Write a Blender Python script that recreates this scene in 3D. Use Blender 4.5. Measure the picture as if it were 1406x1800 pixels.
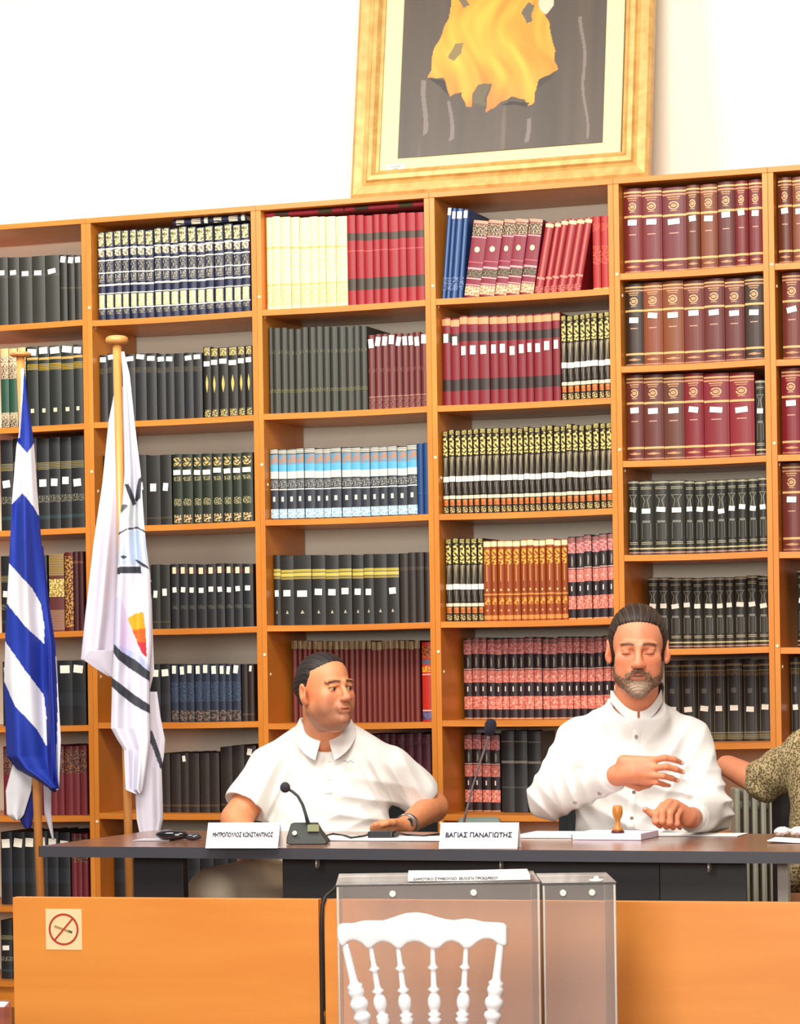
import bpy, bmesh, math, random
import numpy as np
from mathutils import Vector, Matrix
for _o in list(bpy.data.objects): bpy.data.objects.remove(_o)
random.seed(5); rng = np.random.default_rng(5)
C = bpy.context.scene.collection
# ------------------------------------------------------------ camera
FPX, PPX, PPY, TH, RO = 5000.0, 703.0, 1177.0, math.radians(19.85), math.radians(0.86)
CAM = np.array([3.395, -9.406, 1.46])
FW = np.array([-math.sin(TH), math.cos(TH), 0.0]); RT = np.array([math.cos(TH), math.sin(TH), 0.0]); UP = np.array([0, 0, 1.0])
cd = bpy.data.cameras.new('camera'); cam = bpy.data.objects.new('camera', cd); C.objects.link(cam)
cd.sensor_width = 36; cd.lens = FPX / 1800 * 36; cd.shift_y = (PPY - 900) / 1800; cd.clip_end = 60; cd.clip_start = .1
_cr = math.cos(RO) * RT - math.sin(RO) * UP; _cu = math.sin(RO) * RT + math.cos(RO) * UP
cam.matrix_world = Matrix([[_cr[i], _cu[i], -FW[i], CAM[i]] for i in range(3)] + [[0, 0, 0, 1]])
bpy.context.scene.camera = cam
# ------------------------------------------------------------ world, lights, exposure
sc = bpy.context.scene
sc.view_settings.view_transform = 'Standard'; sc.view_settings.look = 'None'
sc.view_settings.exposure = 0.2; sc.view_settings.gamma = 1.0; sc.view_settings.use_curve_mapping = False
wd = bpy.data.worlds.new('world'); sc.world = wd; wd.use_nodes = True
wd.node_tree.nodes['Background'].inputs[0].default_value = (1.0, 0.93, 0.86, 1); wd.node_tree.nodes['Background'].inputs[1].default_value = 0.17
KL = .62
def area(name, loc, target, sx, sy, power, col):
    l = bpy.data.lights.new(name, 'AREA'); l.shape = 'RECTANGLE'; l.size = sx; l.size_y = sy; l.energy = power*KL; l.color = col
    o = bpy.data.objects.new(name, l); C.objects.link(o); o.location = loc
    o.rotation_euler = (Vector(target) - Vector(loc)).to_track_quat('-Z', 'Y').to_euler(); return o
area('ceiling_light_left', (-1.3, -3.2, 4.4), (-1.2, 0.0, 2.3), 1.4, 1.0, 185, (1, .95, .86))
area('ceiling_light_right', (1.6, -3.2, 4.4), (1.4, 0.0, 2.3), 1.4, 1.0, 150, (1, .95, .88))
area('front_fill_light', (2.6, -10.6, 2.5), (0.2, -2.5, 1.0), 3.0, 1.8, 560, (1, .96, .92))  # low fill added behind the camera to brighten the front; no window known
area('ceiling_light_front', (1.6, -6.2, 4.4), (0.4, -1.6, 1.0), 2.0, 1.2, 210, (1, .95, .88))
# ------------------------------------------------------------ pixel helpers (where things stand)
def ab(px, py):
    u, v = (px - PPX) / FPX, (PPY - py) / FPX
    return u * math.cos(RO) + v * math.sin(RO), -u * math.sin(RO) + v * math.cos(RO)
def W(px, py, D):
    a, b = ab(px, py); return CAM + D * (FW + a * RT + b * UP)
def U(px, py, Y=0.0):
    a, b = ab(px, py); d = FW + a * RT + b * UP
    return CAM + d * ((Y - CAM[1]) / d[1])
def UZ(px, py, z):
    a, b = ab(px, py); d = FW + a * RT + b * UP
    return CAM + d * ((z - CAM[2]) / d[2])
def PL(px, py, p0, n):
    a, b = ab(px, py); d = FW + a * RT + b * UP
    return CAM + d * (np.dot(np.array(p0) - CAM, n) / np.dot(d, n))
# ------------------------------------------------------------ materials
def lin(h):
    h = h.lstrip('#'); r = []
    for i in (0, 2, 4):
        c = int(h[i:i+2], 16) / 255; r.append(c / 12.92 if c <= .04045 else ((c + .055) / 1.055) ** 2.4)
    return tuple(r)
_m = {}
def mat(h, rough=.5, metal=0.0, coat=0.0, key=None):
    k = key or (h, rough, metal, coat)
    if k in _m: return _m[k]
    m = bpy.data.materials.new('m_' + h.strip('#') if not key else key); m.use_nodes = True
    b = m.node_tree.nodes['Principled BSDF']; b.inputs['Base Color'].default_value = lin(h) + (1,)
    b.inputs['Roughness'].default_value = rough; b.inputs['Metallic'].default_value = metal
    if coat: b.inputs['Coat Weight'].default_value = coat; b.inputs['Coat Roughness'].default_value = .15
    _m[k] = m; return m
def nodes(m): return m.node_tree.nodes, m.node_tree.links, m.node_tree.nodes['Principled BSDF']
def pat(h, ink, kind, rough=.5):
    """book cloth with printed script / ornament: kind 'text', 'scroll', 'lines', 'vline', 'mottle'"""
    k = (h, ink, kind)
    if k in _m: return _m[k]
    m = bpy.data.materials.new('print_%s_%s' % (kind, h.strip('#'))); m.use_nodes = True; N, L, b = nodes(m)
    tc = N.new('ShaderNodeTexCoord'); mp = N.new('ShaderNodeMapping'); L.new(tc.outputs['Object'], mp.inputs[0])
    mix = N.new('ShaderNodeMix'); mix.data_type = 'RGBA'
    mix.inputs[6].default_value = lin(h) + (1,); mix.inputs[7].default_value = lin(ink) + (1,)
    rp = N.new('ShaderNodeValToRGB'); rp.color_ramp.interpolation = 'LINEAR'
    if kind in ('lines',):
        t = N.new('ShaderNodeTexWave'); t.bands_direction = 'Z'; t.inputs['Scale'].default_value = 55; t.inputs['Distortion'].default_value = .6
        lo, hi = .6, .72
    else:
        t = N.new('ShaderNodeTexNoise'); t.inputs['Detail'].default_value = 1.5
        sc_ = {'text': (170, 10, 340), 'scroll': (120, 10, 120), 'vline': (260, 10, 12), 'mottle': (40, 40, 40)}[kind]
        mp.inputs['Scale'].default_value = sc_; t.inputs['Scale'].default_value = 1.0
        lo, hi = {'text': (.5, .56), 'scroll': (.47, .54), 'vline': (.5, .58), 'mottle': (.35, .7)}[kind]
    L.new(mp.outputs[0], t.inputs['Vector'])
    rp.color_ramp.elements[0].position = lo; rp.color_ramp.elements[1].position = hi
    L.new(t.outputs[0 if kind != 'lines' else 1], rp.inputs[0]); L.new(rp.outputs[0], mix.inputs[0])
    L.new(mix.outputs[2], b.inputs['Base Color']); b.inputs['Roughness'].default_value = rough
    _m[k] = m; return m
def wood(name, c1, c2, scale=(3, 3, 30), rough=.42, coat=.15):
    if name in _m: return _m[name]
    m = bpy.data.materials.new(name); m.use_nodes = True; N, L, b = nodes(m)
    tc = N.new('ShaderNodeTexCoord'); mp = N.new('ShaderNodeMapping'); mp.inputs['Scale'].default_value = scale
    L.new(tc.outputs['Object'], mp.inputs[0])
    t = N.new('ShaderNodeTexNoise'); t.inputs['Scale'].default_value = 1.0; t.inputs['Detail'].default_value = 6; t.inputs['Distortion'].default_value = .6
    L.new(mp.outputs[0], t.inputs['Vector']); rp = N.new('ShaderNodeValToRGB')
    rp.color_ramp.elements[0].position = .3; rp.color_ramp.elements[0].color = lin(c1) + (1,)
    rp.color_ramp.elements[1].position = .72; rp.color_ramp.elements[1].color = lin(c2) + (1,)
    L.new(t.outputs[0], rp.inputs[0]); L.new(rp.outputs[0], b.inputs['Base Color'])
    bp = N.new('ShaderNodeBump'); bp.inputs['Strength'].default_value = .08; bp.inputs['Distance'].default_value = .002
    L.new(t.outputs[0], bp.inputs['Height']); L.new(bp.outputs[0], b.inputs['Normal'])
    b.inputs['Roughness'].default_value = rough; b.inputs['Coat Weight'].default_value = coat; b.inputs['Coat Roughness'].default_value = .25
    _m[name] = m; return m
def vcol(name, rough=.55, sss=0.0, bump=None, sheen=0.0):
    if name in _m: return _m[name]
    m = bpy.data.materials.new(name); m.use_nodes = True; N, L, b = nodes(m)
    a = N.new('ShaderNodeVertexColor'); a.layer_name = 'Col'; L.new(a.outputs[0], b.inputs['Base Color'])
    b.inputs['Roughness'].default_value = rough
    if sss: b.inputs['Subsurface Weight'].default_value = sss; b.inputs['Subsurface Radius'].default_value = (.6, .25, .12); b.inputs['Subsurface Scale'].default_value = .012
    if bump:
        t = N.new('ShaderNodeTexNoise'); t.inputs['Scale'].default_value = bump[0]; tc = N.new('ShaderNodeTexCoord')
        L.new(tc.outputs['Object'], t.inputs['Vector']); bp = N.new('ShaderNodeBump'); bp.inputs['Strength'].default_value = bump[1]; bp.inputs['Distance'].default_value = .004
        L.new(t.outputs[0], bp.inputs['Height']); L.new(bp.outputs[0], b.inputs['Normal'])
    _m[name] = m; return m
# ------------------------------------------------------------ object helpers
def tag(o, label=None, cat=None, group=None, kind=None):
    if label: o['label'] = label
    if cat: o['category'] = cat
    if group: o['group'] = group
    if kind: o['kind'] = kind
    return o
def thing(name, label, cat, loc=(0, 0, 0), rz=0.0, group=None):
    o = bpy.data.objects.new(name, None); C.objects.link(o); o.location = tuple(loc); o.rotation_euler = (0, 0, rz); o.empty_display_size = .05
    return tag(o, label, cat, group)
def mesh_obj(name, v, f, mats, mi=None, parent=None, smooth=False, loc=None):
    me = bpy.data.meshes.new(name); me.from_pydata([tuple(map(float, p)) for p in v], [], [tuple(int(i) for i in q) for q in f]); me.update()
    for m in (mats if isinstance(mats, (list, tuple)) else [mats]): me.materials.append(m)
    if mi is not None: me.polygons.foreach_set('material_index', np.array(mi, dtype=np.int32))
    if smooth is True: me.polygons.foreach_set('use_smooth', np.ones(len(me.polygons), dtype=bool))
    o = bpy.data.objects.new(name, me); C.objects.link(o)
    if parent: o.parent = parent
    if loc is not None: o.location = tuple(loc)
    return o
class MB:
    def __init__(s): s.bm = bmesh.new()
    def box(s, lo, hi, bev=0.0, rot=None, about=None):
        r = bmesh.ops.create_cube(s.bm, size=1); vs = r['verts']
        for v in vs: v.co = Vector([lo[i] + (v.co[i] + .5) * (hi[i] - lo[i]) for i in range(3)])
        if bev: 
            es = list({e for v in vs for e in v.link_edges}); r2 = bmesh.ops.bevel(s.bm, geom=es, offset=bev, segments=2, affect='EDGES', profile=.7); vs = list({v for f in r2['faces'] for v in f.verts} | {v for v in vs if v.is_valid})
        if rot is not None: bmesh.ops.rotate(s.bm, verts=vs, cent=Vector(about or (0, 0, 0)), matrix=rot)
        return s
    def tube(s, pts, rad, seg=12, caps=True):
        pts = [Vector(p) for p in pts]; n = len(pts); rad = [rad] * n if not hasattr(rad, '__len__') else rad
        rings = []; prev = None
        for i, p in enumerate(pts):
            t = (pts[min(i + 1, n - 1)] - pts[max(i - 1, 0)]).normalized()
            if prev is None: x = t.orthogonal().normalized()
            else: x = (prev - t * prev.dot(t)).normalized()
            prev = x; y = t.cross(x)
            rings.append([s.bm.verts.new(p + (x * math.cos(2 * math.pi * k / seg) + y * math.sin(2 * math.pi * k / seg)) * rad[i]) for k in range(seg)])
        for a, b in zip(rings, rings[1:]):
            for k in range(seg): s.bm.faces.new((a[k], a[(k + 1) % seg], b[(k + 1) % seg], b[k])).smooth = True
        if caps: s.bm.faces.new(rings[0][::-1]); s.bm.faces.new(rings[-1])
        return s
    def lathe(s, prof, at=(0, 0, 0), seg=20, axis=(0, 0, 1)):
        ax = Vector(axis).normalized(); x = ax.orthogonal().normalized(); y = ax.cross(x); at = Vector(at); rings = []
        for r, z in prof: rings.append([s.bm.verts.new(at + ax * z + (x * math.cos(2 * math.pi * k / seg) + y * math.sin(2 * math.pi * k / seg)) * max(r, 1e-5)) for k in range(seg)])
        for a, b in zip(rings, rings[1:]):
            for k in range(seg): s.bm.faces.new((a[k], a[(k + 1) % seg], b[(k + 1) % seg], b[k])).smooth = True
        s.bm.faces.new(rings[0][::-1]); s.bm.faces.new(rings[-1]); return s
    def sphere(s, c, r, seg=20):
        r_ = bmesh.ops.create_uvsphere(s.bm, u_segments=seg, v_segments=seg // 2 + 2, radius=1)
        rr = (r, r, r) if not hasattr(r, '__len__') else r
        for v in r_['verts']:
            v.co = Vector([c[i] + v.co[i] * rr[i] for i in range(3)])
            for f in v.link_faces: f.smooth = True
        return s
    def build(s, name, m, parent=None, loc=None, bev=None):
        me = bpy.data.meshes.new(name); bmesh.ops.recalc_face_normals(s.bm, faces=s.bm.faces[:]); s.bm.to_mesh(me); s.bm.free()
        for q in (m if isinstance(m, (list, tuple)) else [m]): me.materials.append(q)
        o = bpy.data.objects.new(name, me); C.objects.link(o)
        if parent: o.parent = parent
        if loc is not None: o.location = tuple(loc)
        if bev:
            b = o.modifiers.new('b', 'BEVEL'); b.width = bev; b.segments = 2; b.limit_method = 'ANGLE'
        return o
def text_obj(name, s, size, m, parent, loc, rot, extrude=.0003, xs=1.0, align='CENTER'):
    cu = bpy.data.curves.new(name, 'FONT'); cu.body = s.translate(str.maketrans('ΑΒΕΖΗΙΚΜΝΟΡΤΥΧ', 'ABEZHIKMNOPTYX')); cu.size = size; cu.extrude = extrude; cu.bevel_depth = size * .022; cu.bevel_resolution = 0; cu.align_x = align; cu.align_y = 'CENTER'; cu.materials.append(m)
    o = bpy.data.objects.new(name, cu); C.objects.link(o); o.parent = parent; o.location = loc; o.rotation_euler = rot; o.scale = (xs, 1, 1); return o
# ------------------------------------------------------------ room shell
DAIS = 0.23
WOODM = wood('orange_beech', '#c8741f', '#df8d34', (4, 4, 1.2), .4, .2)
WOODH = wood('orange_beech_shelf', '#c4701f', '#de8c36', (1.5, 6, 14), .42, .15)
WALLM = mat('#f3ead6', .85, key='wall_paint')
N, L, b_ = nodes(WALLM)
_t = N.new('ShaderNodeTexNoise'); _t.inputs['Scale'].default_value = 60; _bp = N.new('ShaderNodeBump'); _bp.inputs['Strength'].default_value = .05; L.new(_t.outputs[0], _bp.inputs['Height']); L.new(_bp.outputs[0], b_.inputs['Normal'])
tag(MB().box((-4.5, .40, 0), (4.5, .55, 4.7)).build('wall_back', WALLM), kind='structure')
FLOORM = wood('floor_parquet', '#5a3a22', '#7a5030', (1, 9, 1), .5, .2)
tag(MB().box((-4.5, -10.5, -.1), (6, .55, 0)).build('floor', FLOORM), kind='structure')
tag(MB().box((-4.5, -2.6, 0), (4.5, .40, DAIS)).build('floor_platform', FLOORM), kind='structure')
# ------------------------------------------------------------ bookcases
_P = [[(143, 161, 560), (149, 168, 900), (154, 174, 1250)], [(441, 459, 500), (448.5, 466.6, 950), (452, 471, 1130)],
      [(747, 763, 500), (756, 772, 950)], [(1070, 1088, 500), (1079, 1096, 950)], [(1341, 1360, 480), (1351, 1368, 950)]]
XP = [float(np.mean([(U(a, y)[0] + U(b, y)[0]) / 2 for a, b, y in p])) for p in _P]
XP = [XP[0] - .655] + XP + [XP[-1] + .60]
ZTOP = float(np.mean([U(703, 349)[2], U(150, 382)[2], U(1150, 303)[2]]))
def zs(pairs): return float(np.mean([U(x, y)[2] for x, y in pairs]))
SH = [  # shelf upper faces, top row first
 [[(2, 570.6), (138, 562)], [(2, 750.5), (138, 745)], [(2, 933), (138, 926)], [(120, 1109)], [(130, 1275)], [(120, 1434)], [(10, 1592)], None],
 [[(175, 561), (438, 548)], [(180, 742), (438, 729)], [(270, 921.5), (438, 916.6)], [(275, 1105.7), (445, 1100)], [(400, 1268.5)], [(350, 1430)], [(350, 1592)], None],
 [[(465, 542), (745, 529.5)], [(470, 726.6), (750, 714.5)], [(475, 913), (750, 904)], [(475, 1099), (755, 1094)], [(700, 1269.8)], [(700, 1431)], [(700, 1592)], None],
 [[(775, 525), (1068, 506.6)], [(775, 712), (1070, 699.5)], [(776, 902.6), (1076, 894)], [(780, 1093), (1075, 1086)], [(820, 1266)], [(870, 1432)], [(870, 1592)], None],
 [[(1095, 480.7), (1340, 465)], [(1097, 643), (1343, 632)], [(1098, 809.6), (1347, 801)], [(1102, 974), (1350, 970)], [(1250, 1138)], [(1310, 1305)], [(1310, 1470)], None],
 [[(1365, 463)], [(1368, 632)], [(1370, 799.5)], [(1375, 970)], [(1380, 1138)], [(1385, 1305)], [(1385, 1470)], None]]
SZ = [[zs(p) if p else DAIS + .1 for p in bay] for bay in SH]
BAYS = ['leftmost bookcase', 'bookcase behind white flag', 'bookcase behind polo-shirted man', 'bookcase under painting', 'bookcase behind bearded man', 'rightmost bookcase']
BCL = ['tall orange wooden bookcase at left edge behind the blue striped flag', 'tall orange wooden bookcase behind the white flag with an emblem',
       'tall orange wooden bookcase behind the man in white polo shirt', 'tall orange wooden bookcase directly under the framed painting',
       'tall orange wooden bookcase behind the bearded man', 'tall orange wooden bookcase cut off by the right edge']
T = .019; DEP = .375
for i in range(6):
    x0, x1 = XP[i], XP[i + 1]
    bc = thing('bookcase', BCL[i], 'bookcase', ((x0 + x1) / 2, DEP / 2, DAIS), group='wall of bookcases')
    hw = (x1 - x0) / 2 - .0004; H = ZTOP - DAIS
    for s in (-1, 1):
        p = MB().box((hw * s - (T if s > 0 else 0), -DEP / 2, 0), (hw * s + (0 if s > 0 else T), DEP / 2, H - .0195)).build('side_panel', WOODM, bc, bev=.001)
    MB().box((-hw, -DEP / 2 - .001, H - .019), (hw, DEP / 2, H)).build('top_panel', WOODH, bc, bev=.001)
    MB().box((-hw + T + .0005, -DEP / 2 + .02, 0), (hw - T - .0005, -DEP / 2 + .04, .078)).build('plinth', WOODM, bc)
    for r, z in enumerate(SZ[i]):
        # boards sag a little under the books
        n = 8; v, f = [], []
        for k in range(n + 1):
            t = k / n; x = -hw + T + .0005 + t * 2 * (hw - T - .0005); sag = -.004 * math.sin(math.pi * t) if 0 < r < 7 or True else 0
            for (yy, zz) in ((-DEP / 2 + .002, 0), (-DEP / 2 + .002, -.021), (DEP / 2, -.021), (DEP / 2, 0)): v.append((x, yy, z - DAIS + zz + sag * .6))
        for k in range(n):
            for q in range(4): f.append((4 * k + q, 4 * k + (q + 1) % 4, 4 * k + 4 + (q + 1) % 4, 4 * k + 4 + q))
        f += [(3, 2, 1, 0), (4 * n, 4 * n + 1, 4 * n + 2, 4 * n + 3)]
        mesh_obj('shelf', v, f, WOODH, parent=bc)
    for zz in (.62, 1.22, 1.9, 2.5):   # white cover caps on the inner face and the front edge of the left side panel
        m = MB(); m.lathe([(.006, 0), (.006, .0015), (.004, .003)], at=(-hw + T, -DEP / 2 + .03, zz), axis=(1, 0, 0), seg=10); m.build('cover_cap', mat('#f4e2b8', .4), bc)
        m = MB(); m.lathe([(.006, 0), (.006, .0015), (.004, .003)], at=(-hw + T / 2, -DEP / 2 - .0, zz + .07), axis=(0, -1, 0), seg=10); m.build('cover_cap', mat('#f4e2b8', .4), bc)
# ------------------------------------------------------------ books
GOLD = '#c9a660'; PGOLD = '#d9b478'; PAGE = mat('#d8c8a0', .8)
# style: base colour; bands (z0, z1, colour or (colour, ink, kind), raise); deco list; sticker (zc, h, wfrac) ; look ; noun
def B(*a): return list(a)
ST = {
 'charcoal': dict(c='#3b3d36', bands=[(.70, .74, '#4a4a40')], st=(.77, .07, .55), look='dark grey hardback'),
 'charcoal_slim': dict(c='#33332d', bands=[(.5, .52, '#55533f')], st=(.94, .09, .75), look='slim black volume'),
 'green_cream': dict(c='#2d5a45', bands=[(.9, 1, '#e8c58f'), (.78, .9, ('#e8d3b0', '#7a3b20', 'text')), (.62, .78, ('#c9b596', '#4a2a20', 'text')), (.12, .2, ('#d8c6a4', '#54402e', 'text')), (0, .12, ('#3a2c26', '#d8c6a4', 'text'))], look='green and cream volume'),
 'black_yellow': dict(c='#2b312b', bands=[(.83, .86, GOLD), (.70, .78, ('#2b2a18', '#d2b44e', 'lines')), (.985, 1, '#5b5a4a')], st=(.94, .08, .8), st2=(.2, .05, .3), look='black yellow-banded volume'),
 'black_low': dict(c='#26282a', bands=[(.66, .74, ('#2a2a22', '#a79a6c', 'lines')), (.3, .38, ('#26282a', '#8d8a78', 'text')), (.12, .16, '#31464a')], st=(.52, .08, .6), look='black volume labelled at mid height'),
 'tan_striped': dict(c='#6d3638', bands=[(.72, 1, ('#b3985e', '#6d4a30', 'lines')), (.45, .68, ('#a8863f', '#e3d088', 'scroll')), (.02, .28, ('#b08a72', '#6d3638', 'lines'))], look='tan and wine gilt-panelled volume'),
 'red_gilt': dict(c='#6a1c1c', bands=[(.05, .95, ('#6a1c1c', '#c29a4a', 'scroll'))], look='red book with gilt ornament'),
 'wine_dark': dict(c='#4d1a1e', bands=[(.85, .88, '#7c4a36')], look='dark wine hardback'),
 'black_top': dict(c='#22252a', bands=[(.3, .5, '#2a3038')], st=(.85, .12, .7), look='black volume with pale top label'),
 'maroon_soft': dict(c='#7c2a34', bands=[(.6, .95, ('#3c1418', '#9c6a50', 'text'))], look='maroon volume with dark panel'),
 'navy_set': dict(c='#20284a', bands=[(.84, .99, ('#ddd0a0', '#7a744c', 'scroll')), (.72, .8, ('#e7dcc0', '#8b7c60', 'scroll')), (.80, .815, '#efe9da'), (.67, .685, '#efe9da'), (.55, .66, ('#2a2e48', '#a9a48e', 'text')), (.53, .545, '#efe9da'), (.43, .52, ('#2a2e48', '#b9b4a0', 'text')), (.39, .41, '#efe9da'), (.15, .29, ('#ccc083', '#efe6c0', 'scroll')), (.30, .31, '#efe9da'), (.13, .145, '#efe9da'), (.07, .12, ('#20284a', '#a9a48e', 'text'))], look='navy and gilt encyclopedia volume', rnd=.004),
 'black_gilt_end': dict(c='#2a241c', bands=[(.88, .98, ('#c9b060', '#6b5a28', 'scroll')), (.03, .18, ('#c9b060', '#6b5a28', 'scroll'))], look='narrow black book with gilt ends'),
 'plain_black': dict(c='#2c2d2f', bands=[(.72, .8, ('#37362f', '#5e5647', 'mottle'))], st=(.93, .07, .75), look='plain black volume'),
 'lozenge': dict(c='#25221c', bands=[(.88, .99, ('#7c6d40', '#e0d08a', 'text')), (.02, .12, ('#3a3120', '#e0cf86', 'text'))], deco=[('loz', .48, .25, .34, '#cdbb6a')], st=(.78, .07, .8), look='black volume with golden lozenge'),
 'black_wide': dict(c='#2b2b29', bands=[(.1, .12, '#514c38')], st=(.55, .11, .45), look='wide black volume with label'),
 'green_gilt': dict(c='#26301f', bands=[(.83, .95, ('#3a3a22', '#d6bd7c', 'scroll')), (.62, .68, ('#2c3422', '#b7ad84', 'text')), (.27, .37, ('#26301f', '#bfb88a', 'text')), (.03, .14, ('#43341f', '#d3bf92', 'scroll'))], st=(.74, .07, .75), look='dark green gilt-banded volume'),
 'brown_top': dict(c='#24262a', bands=[(.86, .93, '#5a2c22'), (.3, .36, ('#24262a', '#6a6a5a', 'text'))], st=(.60, .08, .5), st2=(.9, .1, .45), look='black volume with brown patch'),
 'navy_low': dict(c='#273348', bands=[(.35, .7, ('#273348', '#4d617c', 'text')), (.02, .2, ('#30342f', '#7d6a64', 'scroll'))], st=(.91, .14, .55), look='navy volume with cream label'),
 'dark_brown': dict(c='#332722', bands=[(.1, .13, '#5c4a34')], st=(.90, .10, .4), look='dark brown hardback'),
 'cream': dict(c='#f2dcb0', bands=[(.66, .68, '#ddb873'), (.4, .66, ('#f5e4bc', '#e8cb94', 'lines')), (.26, .28, '#e6bd74'), (.05, .25, ('#f2dcae', '#e6c488', 'scroll'))], look='cream paperback'),
 'red_band': dict(c='#a8222c', bands=[(.72, .8, '#4a3a2a'), (.17, .3, '#443a2c'), (.60, .61, '#c4605c')], look='red volume with dark bands'),
 'dark_journal': dict(c='#3a3c34', bands=[(.70, .74, ('#3f4038', '#6f6c54', 'text')), (.25, .29, ('#3a3c34', '#8b8558', 'text'))], look='dark green bound journal', stripe='#5c5a4e'),
 'wine_label': dict(c='#6d2c2c', bands=[(.17, .18, '#b98a78'), (.02, .16, ('#6d2c2c', '#9c6a60', 'text')), (.5, .55, '#7f4440')], st=(.9, .12, .75), look='brown-red volume with top label', stripe='#8c5148'),
 'sky_blue': dict(c='#343a44', bands=[(.93, .99, ('#e2dccb', '#4f4a44', 'lines')), (.78, .92, ('#4fa3c6', '#b98a6a', 'mottle')), (.68, .78, '#68b5d8'), (.58, .68, ('#e6dfd0', '#b8c8cc', 'lines')), (.45, .56, ('#3b4048', '#a7a7a0', 'text')), (.42, .435, '#efeee8'), (.02, .15, ('#8cbcd8', '#e6e4d8', 'scroll'))], deco=[('sq', .29, .07, .3, '#c9cdc8')], look='black and sky-blue volume'),
 'plain_blue': dict(c='#1f4d86', bands=[(.3, .31, '#3a6aa0')], look='tall plain blue hardback'),
 'black_bars': dict(c='#2a2a28', bands=[(.76, .80, '#bfae50'), (.70, .75, '#d0bf62'), (.66, .69, '#a5924a')], deco=[('tri', .19, .05, .22, '#b9b4a4')], st=(.47, .09, .55), look='black volume with yellow bars'),
 'black_brown': dict(c='#352b25', bands=[(.75, .8, '#4d4138')], look='brown-black hardback'),
 'thin_red': dict(c='#702a24', bands=[(.9, 1.0, ('#8d7a58', '#b9a982', 'vline'))], look='thin brown-red periodical', stripe='#90463a'),
 'bright_red': dict(c='#cc2a16', bands=[(.80, .95, ('#c86a20', '#8a3a14', 'scroll')), (.72, .78, '#6b6674'), (.62, .7, ('#cc5a16', '#e2a634', 'scroll')), (.585, .6, '#e9b0a0'), (.13, .145, '#eec8c0'), (.02, .12, ('#4a3a6a', '#8288b4', 'mottle'))], look='bright red and orange book'),
 'purple': dict(c='#5e2236', bands=[(.85, .95, ('#5e2236', '#8c5662', 'text'))], look='plum coloured hardback'),
 'blue_lean': dict(c='#2a4b80', bands=[(.1, .24, ('#2a4b80', '#7f94b8', 'text'))], st=(.935, .08, .75), look='slim blue leaning volume', stripe='#5b7ba6'),
 'maroon_seal': dict(c='#8e1f38', bands=[(.96, 1, '#c99a80'), (.80, .95, ('#2e251e', '#cfae88', 'text')), (.775, .79, '#d9a2a4'), (.45, .46, '#d76a7c'), (.36, .385, '#dba3a6'), (.26, .35, ('#2a221c', '#9a8668', 'text')), (.235, .25, '#dfb0ac'), (.15, .165, '#d79a98'), (.02, .14, ('#b58a68', '#e3c9a2', 'scroll'))], deco=[('disc', .62, .075, .36, '#f0dcae')], look='maroon volume with cream seal'),
 'thin_crimson': dict(c='#a2232c', bands=[(.93, .98, '#e8c9a0'), (.02, .1, ('#a2232c', '#d98c7c', 'text')), (.2, .23, '#d88f80')], look='thin crimson leaning volume', stripe='#d0685c'),
 'red_upright': dict(c='#b32624', bands=[(.8, .9, ('#b32624', '#d9644c', 'text')), (.35, .6, ('#b32624', '#cf5a44', 'scroll')), (0, .03, '#e0a860')], look='bright red upright book'),
 'winered': dict(c='#8b1c2c', bands=[(.91, .985, '#e3a173'), (.72, .82, '#37241e'), (.17, .3, '#35251f')], st=(.62, .1, .55), look='wine-red volume with orange cap'),
 'black_gold': dict(c='#33281e', bands=[(.945, .995, ('#7b6b3a', '#d8cc7c', 'text')), (.7, .93, ('#3a2e1e', '#ecd682', 'scroll')), (.45, .68, ('#4a4236', '#b0a484', 'vline')), (.385, .45, '#fbf3e4'), (.24, .375, ('#3a322c', '#8a8478', 'vline')), (.18, .22, '#e9dcc0'), (.1, .17, ('#c46a30', '#e5a04a', 'mottle')), (.015, .08, ('#54431f', '#e6cf8c', 'text'))], look='black and gold volume', rnd=.004),
 'orange_brown': dict(c='#a24c1c', bands=[(.925, .99, '#f4dcae'), (.70, .89, ('#a24c1c', '#e8b84c', 'scroll')), (.32, .34, '#dc9a4c'), (.2, .29, ('#b35c20', '#e9a94c', 'scroll')), (.02, .07, '#d89450')], deco=[('bar', .59, .2, .12, '#dfa064'), ('disc', .385, .03, .28, '#f0c884'), ('disc', .13, .03, .3, '#e59a6a')], look='orange-brown gilt volume', rnd=.004),
 'pink_black': dict(c='#2b1a20', bands=[(.93, .985, ('#b97a74', '#33211e', 'lines')), (.8, .93, ('#dc9a92', '#b96a6c', 'scroll')), (.45, .6, ('#cf7464', '#e2958a', 'scroll')), (.61, .62, '#efb8a8'), (.12, .28, ('#cc6c5c', '#e59c8c', 'scroll')), (0.0, .015, '#d99a70')], deco=[('moon', .7, .13, .42, '#9a9a84'), ('disc', .52, .035, .2, '#f0c9a4'), ('disc', .2, .035, .2, '#eeb890'), ('num', .37, .06, .14, '#e9ddd0')], look='pink and black volume', rnd=.003),
 'black_big': dict(c='#26282a', bands=[(.86, .875, '#77736c'), (.6, .63, '#8e8a80'), (.3, .31, '#5b5852')], look='fat black volume'),
 'gazette': dict(c='#7a2a30', bands=[(.945, .965, PGOLD), (.905, .925, '#c0926c'), (.66, .685, PGOLD), (.14, .165, PGOLD), (.02, .035, '#b98662')], deco=[('bar', .885, .012, .55, '#d3a274'), ('bar', .86, .01, .45, '#c8986c'), ('ring', .785, .085, .46, '#dcae80'), ('disc', .785, .045, .26, '#c79a6c'), ('bar', .725, .008, .3, '#dcae80'), ('bar', .46, .012, .4, '#c99a86'), ('loz', .085, .03, .75, '#c99a70')], st=(.6, .065, .5), look='leather volume with gilt wreath', rnd=.006),
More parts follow.
